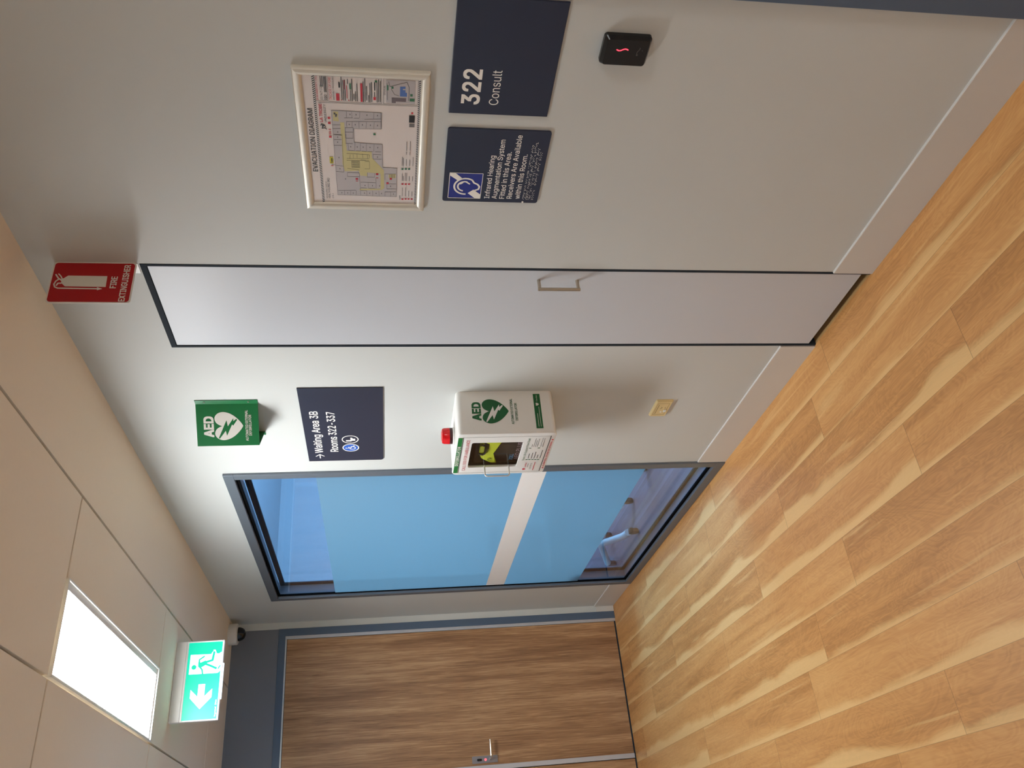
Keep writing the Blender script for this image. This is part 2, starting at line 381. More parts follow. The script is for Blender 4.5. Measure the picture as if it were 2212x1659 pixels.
def frame(origin, right, up):
    r, u = Vector(right).normalized(), Vector(up).normalized(); n = r.cross(u)
    return Matrix(((r.x, u.x, n.x, origin[0]), (r.y, u.y, n.y, origin[1]), (r.z, u.z, n.z, origin[2]), (0, 0, 0, 1)))
def on_wall(y, z, x=0.0): return frame((x, y, z), (0, -1, 0), (0, 0, 1))      # local x = towards camera end, y = up, z = out of right wall
def on_end(x, z, y=D): return frame((x, y, z), (1, 0, 0), (0, 0, 1))
def B(): return bmesh.new()

# =================================================================== SETTING
XL = -2.10; YB = -3.2; T = .10
# floor: boards laid along the corridor
def boards(bm, xs, y0, y1, starts):
    g = bm.loops.layers.uv.new('grain'); p = bm.loops.layers.uv.new('plank'); t = bm.loops.layers.uv.new('tone')
    for i in range(len(xs)-1):
        xa, xb = xs[i+1], xs[i]; s = starts[i % len(starts)]
        while s > y0: s -= 1.298
        while s < y1:
            a, b = max(s, y0), min(s+1.298, y1)
            if b > a:
                vs = [bm.verts.new(c) for c in ((xa, a, 0), (xb, a, 0), (xb, b, 0), (xa, b, 0))]; f = bm.faces.new(vs)
                ox, oy = R.random()*40, R.random()*40; t0, t1 = R.random(), R.random()
                for l in f.loops:
                    u, v = l.vert.co.x-xa, l.vert.co.y-s
                    l[g].uv = (ox+u, oy+v); l[p].uv = (u/(xb-xa) if xb-xa > .17 else (u/(.1825)), v/1.298); l[t].uv = (t0, t1)
            s += 1.298
bm = B(); xs = [.0, -.160]+[-.160-.1825*k for k in range(1, 12)]
boards(bm, xs, YB, D+.10, [2.455, 2.630, 1.790, 2.175, 2.717, 3.062, 1.942, 2.398, 2.785, 1.6, 2.1, 2.9])
box(bm, .0, .6, 2.0, 2.55, -.02, 0)
struct('floor', bm, M['floor'])
# ceiling: set-plaster margin + flush tiles with recessed joints
GX = [-.413, -1.018, -1.62]; GY = [2.80-1.295*k for k in range(5, 0, -1)]+[2.80, 4.095, 5.36]
bm = B(); g = .005
box(bm, -.413+g, .04, YB, D+.04, HH, HH+.03)
box(bm, XL, -1.62-g, YB, D, HH, HH+.03, .0015, 1)
ys = [YB]+[y for y in GY if y > YB]+[D]
PAN = [(2.80, 4.095), (GY[1], GY[2])]
for i in range(2):
    for a, b in zip(ys, ys[1:]):
        xa, xb = GX[i+1]+g, GX[i]-g
        if i == 0 and any(abs(a-p[0]) < .01 for p in PAN): xb_ = -.700; box(bm, xb_+0, xb, a+g, b-g, HH, HH+.03, .0015, 1)
        else: box(bm, xa, xb, a+g if a > YB else a, b-g if b < D else b, HH, HH+.03, .0015, 1)
box(bm, XL, 0, YB, D, HH+.05, HH+.06)
struct('ceiling', bm, M['ceiling'])
# right wall with its openings (thickness T beyond X=0)
OPEN = [(.05, 1.068, 2.39), (2.047, 2.496, 2.392), (3.512, 5.388, 2.387)]
def wall_x(bm, x0, x1, y0, y1, ops, h=HH):
    c = y0
    for a, b, z in ops:
        box(bm, x0, x1, c, a, 0, h); box(bm, x0, x1, a, b, z, h); c = b
    box(bm, x0, x1, c, y1, 0, h)
bm = B(); wall_x(bm, 0, T, YB, D, OPEN); struct('wall_right', bm, M['wall'])
bm = B(); box(bm, XL-.1, XL, YB, D, 0, HH); struct('wall_left', bm, M['leftwall'])
bm = B(); box(bm, XL-.1, T, YB-.1, YB, 0, HH); struct('wall_back', bm, M['wall'])
bm = B(); box(bm, -.046, T, D, D+.1, 0, HH); box(bm, XL-.1, -2.02, D, D+.1, 0, HH); struct('wall_end', bm, M['wall'])
bm = B(); box(bm, -2.02, -.046, D, D+.1, 2.391, HH); struct('trim_1', bm, M['transom'])
bm = B(); box(bm, XL-.1, 0, D+.45, D+.5, 0, HH); box(bm, XL-.1, 0, D+.1, D+.45, HH, HH+.03); box(bm, XL-.1, 0, D+.1, D+.45, -.03, 0); struct('wall_leak_block', bm, M['wall'])  # added unseen backing, keeps blue sky light from leaking past the doors
# skirting
def skirt(bm, y0, y1):
    prof = [(0, 0), (.007, 0), (.007, .1425), (.0055, .1442), (0, .1445)]
    a = [bm.verts.new((-x, y0, z)) for x, z in prof]; b = [bm.verts.new((-x, y1, z)) for x, z in prof]
    for i in range(len(prof)): bm.faces.new((a[i], b[i], b[(i+1) % 5], a[(i+1) % 5]))
    bm.faces.new(a[::-1]); bm.faces.new(b); bmesh.ops.recalc_face_normals(bm, faces=bm.faces)
for y0, y1 in ((1.070, 2.047), (2.496, 3.510), (5.390, D)):
    bm = B(); skirt(bm, y0, y1); struct('baseboard_right', bm, M['skirt'])
bm = B(); box(bm, -.046, 0-.0071, D-.008, D, 0, .132, .0015, 1); struct('baseboard_end', bm, M['skirt'])

# window_1 : full-height fixed window into the consult room
w1 = sempty('window_1', on_wall(4.45, 0))
def wl(y): return 4.45-y
bm = B(); ya, yb, fw = 3.512, 5.388, .046
for a, b, c, d in ((ya, yb, 2.387-fw, 2.387), (ya, yb, 0, fw), (ya, ya+fw, fw, 2.387-fw), (yb-fw, yb, fw, 2.387-fw)):
    box(bm, wl(b), wl(a), c, d, -.098, .012, .0015, 1)
link('window_frame', bm, M['alu'], w1)
ia, ib, za, zb = ya+fw, yb-fw, fw, 2.387-fw
def rim(bm, y0, y1, z0, z1, w, d0, d1):
    box(bm, wl(y1), wl(y0), z1-w, z1, d0, d1); box(bm, wl(y1), wl(y0), z0, z0+w, d0, d1)
    box(bm, wl(y0+w), wl(y0), z0+w, z1-w, d0, d1); box(bm, wl(y1), wl(y1-w), z0+w, z1-w, d0, d1)
bm = B(); rim(bm, ia, ib, za, zb, .015, -.014, -.004); link('gasket', bm, M['rubber'], w1)
bm = B(); rim(bm, ia, ib, za, zb-.012, .016, -.088, -.074); box(bm, wl(ib-.016), wl(ia+.016), zb-.040, zb-.0285, -.088, -.074); link('inner_gasket', bm, M['brownseal'], w1)
bm = B(); box(bm, wl(ib), wl(ia), za, zb, -.0125, -.0085); link('glass_pane', bm, M['glass'], w1)
bm = B(); box(bm, wl(ib), wl(ia), za, zb, -.083, -.079); link('inner_glass_pane', bm, M['glass'], w1)
bm = B()
for z0, z1 in ((.385, .885), (1.005, 1.982)): 
    v = [bm.verts.new(c) for c in ((wl(ib-.012), z0, -.0078), (wl(ia), z0, -.0078), (wl(ia), z1, -.0078), (wl(ib-.012), z1, -.0078))]; bm.faces.new(v)
link('frosted_film', bm, M['film'], w1)
bm = B(); box(bm, wl(ib-.012), wl(ia), .885, 1.005, -.0084, -.0076); link('visibility_band', bm, M['band'], w1)

# door_1 : double timber doors closing the corridor
d1 = sempty('door_1', on_end(-1.03, 0))
def dl(x): return x+1.03
bm = B()
box(bm, dl(-.096), dl(-.046), 0, 2.391, -.09, .006, .001, 1); box(bm, dl(-2.02), dl(-1.965), 0, 2.391, -.09, .006, .001, 1); box(bm, dl(-1.965), dl(-.096), 2.345, 2.391, -.09, .006, .001, 1)
link('door_frame', bm, M['blue'], d1)
bm = B()
box(bm, dl(-.118), dl(-.096), 0, 2.345, -.03, .003, .001, 1); box(bm, dl(-1.965), dl(-1.944), 0, 2.345, -.03, .003, .001, 1); box(bm, dl(-1.944), dl(-.118), 2.335, 2.345, -.03, .003)
link('door_seal', bm, M['silver'], d1)
for x0, x1 in ((-1.017, -.120), (-1.942, -1.045)):
    bm = B(); box(bm, dl(x0), dl(x1), .010, 2.333, -.045, -.002, .001, 1); leaf = link('door_leaf', bm, M['veneer'], d1)
    if x0 > -1.1:
        bm = B(); prism(bm, rr(dl(-.998), .941, dl(-.954), 1.110, .002, 2), -.002, .004); link('door_plate', bm, M['bplate'], leaf)
        bm = B(); lathe(bm, [(.010, .004), (.010, .03), (.008, .05)], 16, o=(dl(-.974), .988, 0))
        tube(bm, round_path([(dl(-.974), .988, .034), (dl(-.974), .988, .056), (dl(-.862), .9885, .058)], .014), [.0095]*7+[.0085], 12)
        link('lever_handle', bm, M['chrome'], leaf, smooth=True)
        bm = B(); prism(bm, rr(dl(-.985), 1.046, dl(-.971), 1.078, .006), .004, .010); prism(bm, circ(dl(-.978), 1.062, .005, 14), .010, .016); link('snib', bm, M['black'], leaf)
        bm = B(); prism(bm, circ(dl(-.978), 1.022, .0075, 18), .004, .0058); link('indicator', bm, M['ledg'], leaf)
        bm = B(); box(bm, dl(-1.042), dl(-1.012), .010, 2.333, -.002, .008, .002, 2); link('meeting_strip', bm, M['silver'], leaf)
bm = B(); box(bm, dl(-1.944), dl(-.118), 0, .009, -.045, -.001); link('threshold', bm, M['dgrey'], d1)

# door_2 : consult room door, only its frame edge shows
d2 = sempty('door_2', on_wall(.559, 0))
bm = B()
for a, b, c, d in ((.0, .052, 0, 2.392), (1.016, 1.068, 0, 2.392), (.052, 1.016, 2.342, 2.392)):
    box(bm, .559-b, .559-a, c, d, -.099, .016, .002, 1)
link('door_frame', bm, M['blue'], d2)
bm = B(); box(bm, .559-1.013, .559-.055, .01, 2.34, -.07, -.03); link('door_leaf', bm, M['veneer'], d2)

# consult room beyond the window
bm = B(); boards(bm, [3.2-.1825*k for k in range(0, 18)], 2.6, 8.0, [2.6, 3.1, 3.7, 2.9, 3.4]); 
bmesh.ops.delete(bm, geom=[f for f in bm.faces if min(v.co.x for v in f.verts) < T-.005], context='FACES')
struct('floor_consult', bm, M['cfloor'])
bm = B(); box(bm, T, 3.2, 2.6, 8.0, HH, HH+.05); struct('ceiling_consult', bm, M['cwall'])
bm = B(); box(bm, T, 3.3, 8.0, 8.1, 0, HH); struct('wall_consult_far', bm, M['cwall'])
bm = B(); box(bm, T, 3.3, 2.5, 2.6, 0, HH); struct('wall_consult_near', bm, M['cwall'])
bm = B(); wall_x(bm, T*0+.0, .1, D+.1, 8.0, []); struct('wall_consult_corridor', bm, M['cwall'])
bm = B(); box(bm, 3.2, 3.3, 2.6, 8.0, 0, .9); box(bm, 3.2, 3.3, 2.6, 8.0, 2.4, HH); box(bm, 3.2, 3.3, 2.6, 3.3, .9, 2.4); box(bm, 3.2, 3.3, 5.9, 8.0, .9, 2.4); struct('wall_consult_outer', bm, M['cwall'])
w2 = sempty('window_2', Matrix.Translation((3.25, 4.6, .9)))
bm = B()
for a, b, c, d in ((-1.3, 1.3, 0, .05), (-1.3, 1.3, 1.45, 1.5), (-1.3, -1.25, .05, 1.45), (1.25, 1.3, .05, 1.45), (-.02, .02, .05, 1.45)): box(bm, -.03, .03, a, b, c, d)
link('window_frame', bm, M['alu'], w2)

# =================================================================== THINGS
# ---- riser cupboard set into the right wall
t = thing('cupboard', 'tall narrow pale grey riser cupboard door with dark edging set flush in the wall', 'cupboard', on_wall(2.2715, 0))
hw = .2245
bm = B()
for x0, x1, y0, y1 in ((-hw, -hw+.011, 0, 2.392), (hw-.011, hw, 0, 2.392), (-hw+.011, hw-.011, 2.374, 2.392)):
    box(bm, x0, x1, y0, y1, -.06, .0015, .0006, 1)
link('frame', bm, M['dgrey'], t)
bm = B()
box(bm, -hw, hw, 0, 2.392, -.50, -.49); box(bm, -hw, -hw+.01, 0, 2.392, -.49, -.061); box(bm, hw-.01, hw, 0, 2.392, -.49, -.061); box(bm, -hw+.01, hw-.01, 2.38, 2.392, -.49, -.061)
link('carcass', bm, M['brownseal'], t)
bm = B(); box(bm, -hw+.0120, hw-.0120, .030, 2.3725, -.020, -.001, .0008, 1); dr = link('door', bm, M['cupdoor'], t)
bm = B(); hx = 2.2715-2.110
tube(bm, [(hx, 1.161, -.001), (hx, 1.161, .036)], .0058, 12); tube(bm, [(hx, 1.031, -.001), (hx, 1.031, .036)], .0058, 12)
tube(bm, [(hx, 1.1668, .036), (hx, 1.0252, .036)], .0058, 12)
link('handle', bm, M['satin'], dr, smooth=True)

# ---- fire extinguisher sign, standing out from the wall
fs = thing('fire_extinguisher_sign', 'red and white FIRE EXTINGUISHER sign standing out from the wall above the narrow cupboard', 'sign', frame((0, 2.045, 2.512), (1, 0, 0), (0, 0, 1)))
bm = B(); prism(bm, rr(-.151, -.115, 0, .115, .010), -.0015, .0015); link('sign_board', bm, M['wplastic'], fs)
bm = B(); prism(bm, rr(-.147, -.111, -.004, .111, .009), .0015, .0019); link('red_panel', bm, M['red'], fs)
bm = B(); box(bm, -.0025, 0, -.1155, .115, -.045, -.0015); link('wall_flange', bm, M['white'], fs)
def fpt(a, b):      # picture of the sign, measured on the print: a down, b from the right
    return (-.147*(b-463)/(702-463)-.002, .115-.230*(a-322+.0*(b))/(800-322))
def fy(a, b): 
    sh = (b-463)/239.0   # slant of the horizontals in the photo
    top, bot = 322-45*sh, 803-33*sh
    return (-.151*sh, .115-.230*(a-top)/(bot-top))
bm = B()
body = [(632, 547), (400, 545), (372, 562), (352, 558), (345, 566), (335, 560), (318, 590), (322, 612), (345, 626), (590, 626), (606, 620), (590, 614), (400, 614), (385, 606), (386, 604), (372, 594), (342, 594), (338, 608), (336, 594), (342, 575), (354, 568), (372, 566), (378, 604), (625, 611)]
cyl = [fy(*q) for q in [(632, 546), (405, 545), (378, 562), (366, 566), (366, 588), (388, 608), (625, 610)]]
flat(bm, cyl, .0023)
hose = [fy(*q) for q in [(352, 566), (335, 578), (325, 596), (330, 612), (348, 619), (470, 620), (588, 621)]]
stroke(bm, hose, .0042, .0023)
flat(bm, [fy(*q) for q in [(575, 612), (606, 621), (575, 629)]], .0023)
stroke(bm, [fy(*q) for q in [(370, 575), (348, 560), (334, 540)]], .0042, .0023)
stroke(bm, [fy(*q) for q in [(372, 566), (362, 548), (350, 536)]], .0036, .0023)
stroke(bm, [fy(*q) for q in [(366, 590), (348, 590), (340, 602)]], .0042, .0023)
a = fy(683, 617); b = fy(690, 548); text(bm, 'FIRE', a[0], a[1], b[0]-a[0], .0165, .0023, .02)
a = fy(735, 693); b = fy(768, 478); text(bm, 'EXTINGUISHER', a[0], a[1]-.001, b[0]-a[0], .0165, .0023, .02)
link('white_print', bm, M['offw'], fs)

# ---- framed evacuation diagram
ev = thing('evacuation_diagram', 'framed evacuation diagram with floor plan in a pale snap frame above the navy signs', 'framed notice', on_wall(1.5475, 1.7165))
OX, OY, PW, PD = .2365, .1645, .023, .014
bm = B()
def rail(p0, p1, inw):
    # rounded profile mitred at both ends
    prof = [(0, 0), (0, .007), (.003, .0125), (.009, .0145), (.016, .0130), (.0215, .0085), (.023, .004), (.023, 0)]
    p0, p1, inw = Vector(p0), Vector(p1), Vector(inw); d = (p1-p0).normalized(); rows = []
    for (q, z) in prof:
        rows.append((bm.verts.new((*(p0+inw*q+d*q), z)), bm.verts.new((*(p1+inw*q-d*q), z))))
    for a, b in zip(rows, rows[1:]): bm.faces.new((a[0], a[1], b[1], b[0]))
rail((-OX, -OY), (OX, -OY), (0, 1)); rail((OX, -OY), (OX, OY), (-1, 0)); rail((OX, OY), (-OX, OY), (0, -1)); rail((-OX, OY), (-OX, -OY), (1, 0))
bmesh.ops.recalc_face_normals(bm, faces=bm.faces)
link('snap_frame', bm, M['snap'], ev, smooth=True)
bm = B(); box(bm, -OX+.02, OX-.02, -OY+.02, OY-.02, 0, .0045); pp = link('paper', bm, M['paper'], ev)
Z0 = .0049
bm = B()
def wrect(x0, y0, x1, y1, z, bmx): rect(bmx, x0, y0, x1, y1, z)
rect(bm, -.2135, .1125, .2135, .1190, Z0+.0002); rect(bm, -.2135, -.1415, .2135, -.1365, Z0+.0002)
link('hazard_border', bm, M['hatch'], pp)
bmk, bmr, bmg, bmpl, bmy, bmln = B(), B(), B(), B(), B(), B()
ZT = Z0+.0006
for s, x, y, w, h, bmx, bo in (('EVACUATION DIAGRAM', -.0975, .1235, .211, .0125, bmk, .006), ('LA TROBE', .0725, .100, .057, .0075, bmr, .01), ('UNIVERSITY', .0725, .0905, .056, .0055, bmk, 0),
        ('IN AN EMERGENCY, CALL', .1405, .1062, .0715, .0048, bmr, 0), ('(03) 9479 2222', .1415, .096, .044, .0055, bmk, 0), ('000', .1415, .0865, .016, .0058, bmk, .01),
        ('IN CASE OF FIRE', .1435, .074, .066, .0062, bmr, 0), ('EMERGENCY PROCEDURES', .1435, .0675, .068, .0035, bmk, 0), ('SITE PLAN', .164, -.0562, .027, .0042, bmk, 0),
        ('HEALTH CLINIC (HC)', -.1975, .0955, .077, .0058, bmk, 0), ('MELBOURNE CAMPUS', -.1975, .1030, .064, .0042, bmg, 0), ('LEVEL 1', -.1975, .0870, .019, .0042, bmk, 0), ('LEGEND', -.1975, -.0975, .018, .0035, bmk, 0)):
    text(bmx, s, x, y, w, h, ZT, bo)
def outline(bmx, x0, y0, x1, y1, w=.0005):
    for a, b in (((x0, y0), (x1, y0)), ((x1, y0), (x1, y1)), ((x1, y1), (x0, y1)), ((x0, y1), (x0, y0))): stroke(bmx, [a, b], w, ZT, False)
outline(bmk, .1385, .0850, .2125, .1125); outline(bmk, .1375, -.0465, .2125, .0825); outline(bmk, .1375, -.1350, .2125, -.0515)
stroke(bmk, [(.1335, .1080), (.1335, -.1365)], .0006, ZT, False)
for x, y, x2 in [(.1805,.0555,.1975),(.1805,.0535,.1955),(.1435,.0495,.2120),(.1425,.0455,.2025),(.1425,.0415,.2035),(.1925,.0345,.2065),(.1415,.0285,.1745),(.1415,.0245,.2075),(.1455,.0205,.1635),(.1415,.0165,.1715),(.1415,.0125,.1945),(.1405,-.0025,.2015),(.1415,-.0065,.2110),(.1455,-.0105,.1885),(.1405,-.0155,.1615),(.1405,-.0185,.1975),(.1415,-.0225,.2005),(.1405,-.0355,.2005),(.1415,-.0395,.2095),(.1415,-.0435,.2045),(.1575,-.0295,.1715),(.181,.0985,.2115),(.181,.0945,.2115),(.165,.0905,.2105),(.165,.0872,.2105)]:
    rect(bmk, x, y-.0008, x2, y+.0008, ZT)
for x, y, x2 in [(-.1825,-.1025,-.1495),(-.1825,-.1115,-.1485),(-.1835,-.1205,-.1605),(-.1825,-.1295,-.1635),(-.1235,-.1015,-.0965),(-.1235,-.1045,-.1055),(-.1235,-.1095,-.0935),(-.1235,-.1135,-.0935),(-.1235,-.1205,-.1055),(-.1235,-.1295,-.1055),(-.0675,-.1005,-.0355),(-.0675,-.1035,-.0395),(-.0675,-.1115,-.0435),(-.0675,-.1205,-.0445),(-.0675,-.1295,-.0355),(-.0275,-.1115,-.0175),(-.0285,-.1205,-.0165),(-.0135,-.1115,.0175),(-.0125,-.1205,.0195),(.0815,-.108,.1045)][:-1]:
    rect(bmg, x, y-.0006, x2, y+.0006, ZT)
for r_ in ((.1415,.0555,.1625,.0635),(.1405,-.0005,.1955,.0045),(.1475,-.0325,.1565,-.0265),(.109,-.1255,.114,-.1205),(.142,.0495,.145,.0515),(.142,.0320,.145,.0345)): rect(bmr, *r_, ZT)
for x, y in ((-.1945,-.1035),(-.1935,-.1125),(-.1935,-.1205),(-.1935,-.1295),(-.1355,-.1025),(-.1355,-.1115),(-.1355,-.1205)): rect(bmr, x-.0025, y-.0028, x+.0025, y+.0028, ZT)
for x, y in ((.0255,.0845),(.0705,.0845),(.0865,.0845),(-.1205,.0215),(-.1005,-.0335),(-.1335,-.0615),(-.1165,-.0705)): rect(bmr, x-.0032, y-.0032, x+.0032, y+.0032, ZT+.0004)
for x, y in ((.041,.0845),(.050,.0845),(-.1285,.0215),(-.1145,-.0335),(-.0745,.085),(.035,.0845)): rect(bmr, x-.001, y-.0030, x+.001, y+.0030, ZT+.0004)
rect(bmr, .176, .0420, .203, .0432, ZT); rect(bmr, .149, .0365, .188, .0380, ZT)
flat(bmpl, [(.1105,.0775),(.1085,-.0465),(.0565,-.0455),(.0545,.0245),(.0095,.0245),(.0075,.0095),(.0055,-.0475),(-.0755,-.0485),(-.0775,-.0865),(-.1855,-.0865),(-.1835,.0755)], ZT-.0002)
rect(bmpl, .1415, -.1285, .2095, -.0575, ZT)
P_ = [(.1105,.0775),(.1085,-.0465),(.0565,-.0455),(.0545,.0245),(.0095,.0245),(.0075,.0095),(.0055,-.0475),(-.0755,-.0485),(-.0775,-.0865),(-.1855,-.0865),(-.1835,.0755),(.1105,.0775)]
stroke(bmln, P_, .0007, ZT, False)
for y_ in (((.0735,.0575),(.0735,.0475),(.0225,.0475),(.0215,.0575)), ((.0365,.0555),(.0375,.0475),(-.0205,.0445),(-.0215,-.0195),(-.0425,-.0205),(-.0855,-.0515),(-.1535,-.0525),(-.1605,-.0445),(-.1635,.0155),(-.1575,.0145),(-.1555,-.0425),(-.0985,-.0425),(-.0955,-.0065),(-.1095,-.0065),(-.1075,.0115),(-.0905,.0155),(-.0935,.0525),(-.0675,.0575)),
           ((.1075,.0735),(.1075,.0605),(.0915,.0615),(.0905,.0745)), ((.0895,.0745),(.0905,.0615),(.0765,.0605),(.0775,.0745)), ((-.1005,-.0645),(-.0995,-.0835),(-.1145,-.0835),(-.1145,-.0645))):
    flat(bmy, list(y_), ZT)
rect(bmy, .0215, .0475, .0375, .0565, ZT)
for l in [(.0645,.0755,.0655,.0565),(.0525,.0765,.0535,.0575),(.0335,.0765,.0335,.0565),(.1085,.0405,.0885,.0415),(.1075,.0275,.0895,.0275),(.1085,.0075,.0905,.0085),(.1095,-.0275,.0895,-.0265),(.0885,.0465,.0895,.0255),(.0885,.0225,.0895,.0095),(.0865,-.0035,.0895,-.0455),(.0775,.0415,.0805,-.0455),(.0775,.0415,.0585,.0415),(.0775,.0275,.0595,.0285),(.0775,.0105,.0575,.0105),(.0775,-.0085,.0575,-.0065),(.0775,-.0275,.0575,-.0265),(.0575,.0455,.0585,.0255),(.0585,.0255,.0225,.0275),(.0575,.0455,.0225,.0465),(.0425,.0465,.0435,.0265),(.1095,-.0435,.0585,-.0455),(.0325,.0745,.0315,.0555),(.0165,.0755,.0165,.0565),(-.0025,.0765,-.0025,.0565),(.0365,.0545,-.0965,.0555),(-.0955,.0745,-.0965,.0555),(.0375,.0445,.0035,.0455),(.0225,.0455,.0225,.0275),(.0055,.0465,.0045,.0285),(.0035,.0405,-.0195,.0395),(.0085,.0225,-.0195,.0245),(.0075,.0085,-.0195,.0095),(.0075,-.0065,-.0205,-.0065),(.0055,-.0265,-.0205,-.0255),(-.0185,.0395,-.0195,.0265),(-.0195,.0205,-.0195,.0105),(-.0195,.0055,-.0205,-.0055),(-.0205,-.0095,-.0205,-.0225),(-.0205,-.0295,-.0205,-.0445),(-.0295,-.0235,-.0305,-.0445),(-.0295,-.0235,-.0465,-.0235),(-.0465,-.0235,-.0465,-.0445),(-.0535,.0465,-.0525,-.0125),(-.0825,.0455,-.0875,.0135),(-.0975,.0455,-.0985,.0145),(-.0975,.0455,-.1125,.0465),(-.1125,.0465,-.1125,.0155),(-.0985,.0145,-.1815,.0125),(-.1325,.0115,-.1335,-.0295),(-.0965,-.0075,-.1125,-.0065),(-.1125,-.0065,-.1125,-.0265),(-.0975,-.0265,-.1125,-.0265),(-.1535,.0115,-.1545,-.0045),(-.1335,-.0085,-.1555,-.0095),(-.1155,-.0295,-.1545,-.0305),(-.1545,-.0105,-.1545,-.0275),(-.1645,.0115,-.1645,-.0045),(-.1645,-.0045,-.1835,-.0045),(-.1645,-.0205,-.1835,-.0205),(-.1645,-.0375,-.1835,-.0385),(-.1665,-.0545,-.1845,-.0545),(-.1665,-.0705,-.1845,-.0705),(-.1675,-.0545,-.1665,-.0845),(-.1365,-.0595,-.1355,-.0845),(-.1365,-.0595,-.1555,-.0595),(-.1555,-.0595,-.1545,-.0865),(-.0985,-.0545,-.0985,-.0835),(-.0985,-.0545,-.1215,-.0545),(-.1665,.0735,-.1645,.0255),(-.1665,.0565,-.1835,.0565),(-.1665,.0395,-.1825,.0405),(-.1655,.0245,-.1825,.0255),(-.0335,.0365,-.0465,.0375),(-.0325,.0285,-.0455,.0285),(-.0295,.0185,-.0445,.0185),(-.0285,.0045,-.0435,.0035),(-.0315,-.0085,-.0455,-.0085),(-.0505,.0095,-.0515,-.0045),(-.0295,.0455,-.0315,-.0135),(-.0315,-.0135,-.0455,-.0125),(-.0455,-.0125,-.0475,.0455),(-.0555,.0335,-.0555,.0125),(-.0555,.0125,-.0785,.0125),(-.0785,.0125,-.0795,.0335),(-.0795,.0335,-.0555,.0335),(-.0565,-.0015,-.0555,-.0135),(-.0555,-.0135,-.0825,-.0135),(-.0825,-.0135,-.0825,-.0005)]:
    stroke(bmln, [(l[0], l[1]), (l[2], l[3])], .0006, ZT+.0003, False)
for k in range(7): stroke(bmln, [(-.057-.0033*k, .0325), (-.057-.0033*k, .0135)], .0009, ZT+.0003, False)
for k in range(4): stroke(bmln, [(-.101, -.068-.004*k), (-.113, -.068-.004*k)], .0012, ZT+.0003, False)
for (x, y) in ((.097,.066),(.094,.067),(.101,.070)): rect(bmln, x-.003, y-.002, x+.003, y+.002, ZT+.0003)
# room numbers, too small to read: short dashes
for x, y in ((.1,.032),(.1,.017),(.1,-.01),(.1,-.036),(.068,.035),(.068,.02),(.068,.002),(.068,-.018),(.068,-.036),(.042,.065),(.025,.066),(.008,.067),(-.045,.066),(-.085,.065),(-.006,.034),(-.006,.017),(-.006,.002),(-.006,-.016),(-.006,-.036),(-.039,-.035),(-.175,.064),(-.175,.048),(-.175,.033),(-.174,.002),(-.174,-.012),(-.174,-.03),(-.174,-.045),(-.175,-.078),(-.145,-.07),(-.145,0),(-.145,-.02),(-.145,-.04),(-.122,.052)):
    rect(bmln, x-.002, y-.0008, x+.002, y+.0008, ZT+.0003)
stroke(bmln, [(-.0675, .0865), (-.0715, .0845), (-.0755, .0555)], .0005, ZT+.0003, False)
bmx = B(); rect(bmx, -.0665, .0815, -.0435, .0905, ZT+.0003); link('location_tag', bmx, M['ytag'], pp)
rect(bmk, .0815, -.1295, .1045, -.1155, ZT); rect(bmg, .0665, -.1295, .0775, -.1165, ZT)
rect(bmk, -.0635, .0835, -.0625, .0885, ZT+.0006); rect(bmk, -.0605, .0835, -.0475, .0860, ZT+.0006); rect(bmk, .1765, -.0315, .2005, -.0290, ZT)
for s in ([(.0615, .1065), (.0665, .1035), (.0575, .1015), (.0635, .0965)], [(.060, .1005), (.052, .1035), (.0535, .0960), (.050, .0925)], [(.0655, .1005), (.0575, .0945)]): stroke(bmk, s, .0019, ZT)
bmx = B(); flat(bmx, [(.1915,-.0915),(.1925,-.1045),(.1855,-.1045),(.1855,-.0985),(.1815,-.0985),(.1815,-.1045),(.1745,-.1045),(.1735,-.1085),(.1625,-.1085),(.1625,-.0915)], ZT+.0004); link('site_building', bmx, M['pblue'], pp)
bmx = B(); rect(bmx, .1465, -.1065, .1575, -.0715, ZT+.0004); rect(bmx, .1395+.002, -.0815, .1465, -.0715, ZT+.0004); link('site_block', bmx, M['pbrown'], pp)
bmx = B()
for r_ in ((.1795,-.0635,.1945,-.0595),(.1845,-.0755,.1905,-.0705),(.1635,-.1225,.1705,-.1165),(.1485,-.1205,.1575,-.1155),(.1485,-.1275,.1575,-.1205),(.1765,.0265,.1945,.0305),(.036,-.031,.042,-.025)): rect(bmx, *r_, ZT+.0004)
for x, y in ((-.0795,-.1015),(-.0785,-.1105),(-.0785,-.1195),(.2035,-.0335)): rect(bmx, x-.0028, y-.0028, x+.0028, y+.0028, ZT+.0004)
link('green_marks', bmx, M['pgreen'], pp)
bmx = B(); stroke(bmx, [(.204, -.064), (.190, -.067), (.197, -.085), (.205, -.108), (.190, -.1135), (.170, -.1135), (.150, -.1130)], .0016, ZT+.0003); stroke(bmx, [(.183, -.070), (.167, -.0785), (.164, -.088)], .0012, ZT+.0003); stroke(bmx, [(.2, -.06), (.15, -.061)], .0014, ZT+.0003)
link('site_roads', bmx, M['gprint'], pp)
link('black_print', bmk, M['print_black'], pp); link('red_print', bmr, M['print_red'], pp); link('grey_print', bmg, M['gprint'], pp)
link('floor_plan', bmpl, M['plan'], pp); link('escape_route', bmy, M['yellow'], pp); link('plan_walls', bmln, M['planline'], pp)

# ---- 322 Consult room sign
rs = thing('room_sign', 'large navy 322 Consult room sign on the wall, cut by the photo edge', 'sign', on_wall(1.268, 1.3745))
bm = B(); box(bm, -.163, .163, -.128, .128, 0, .005, .0018, 2); link('sign_board', bm, M['navy'], rs)
bm = B(); text(bm, '322', 1.268-1.400, 1.4285-1.3745, .105, .0435, .0056, .018); text(bm, 'Consult', 1.268-1.399, 1.3795-1.3745, .1035, .0235, .0056, .004)
link('lettering', bm, M['cream'], rs)

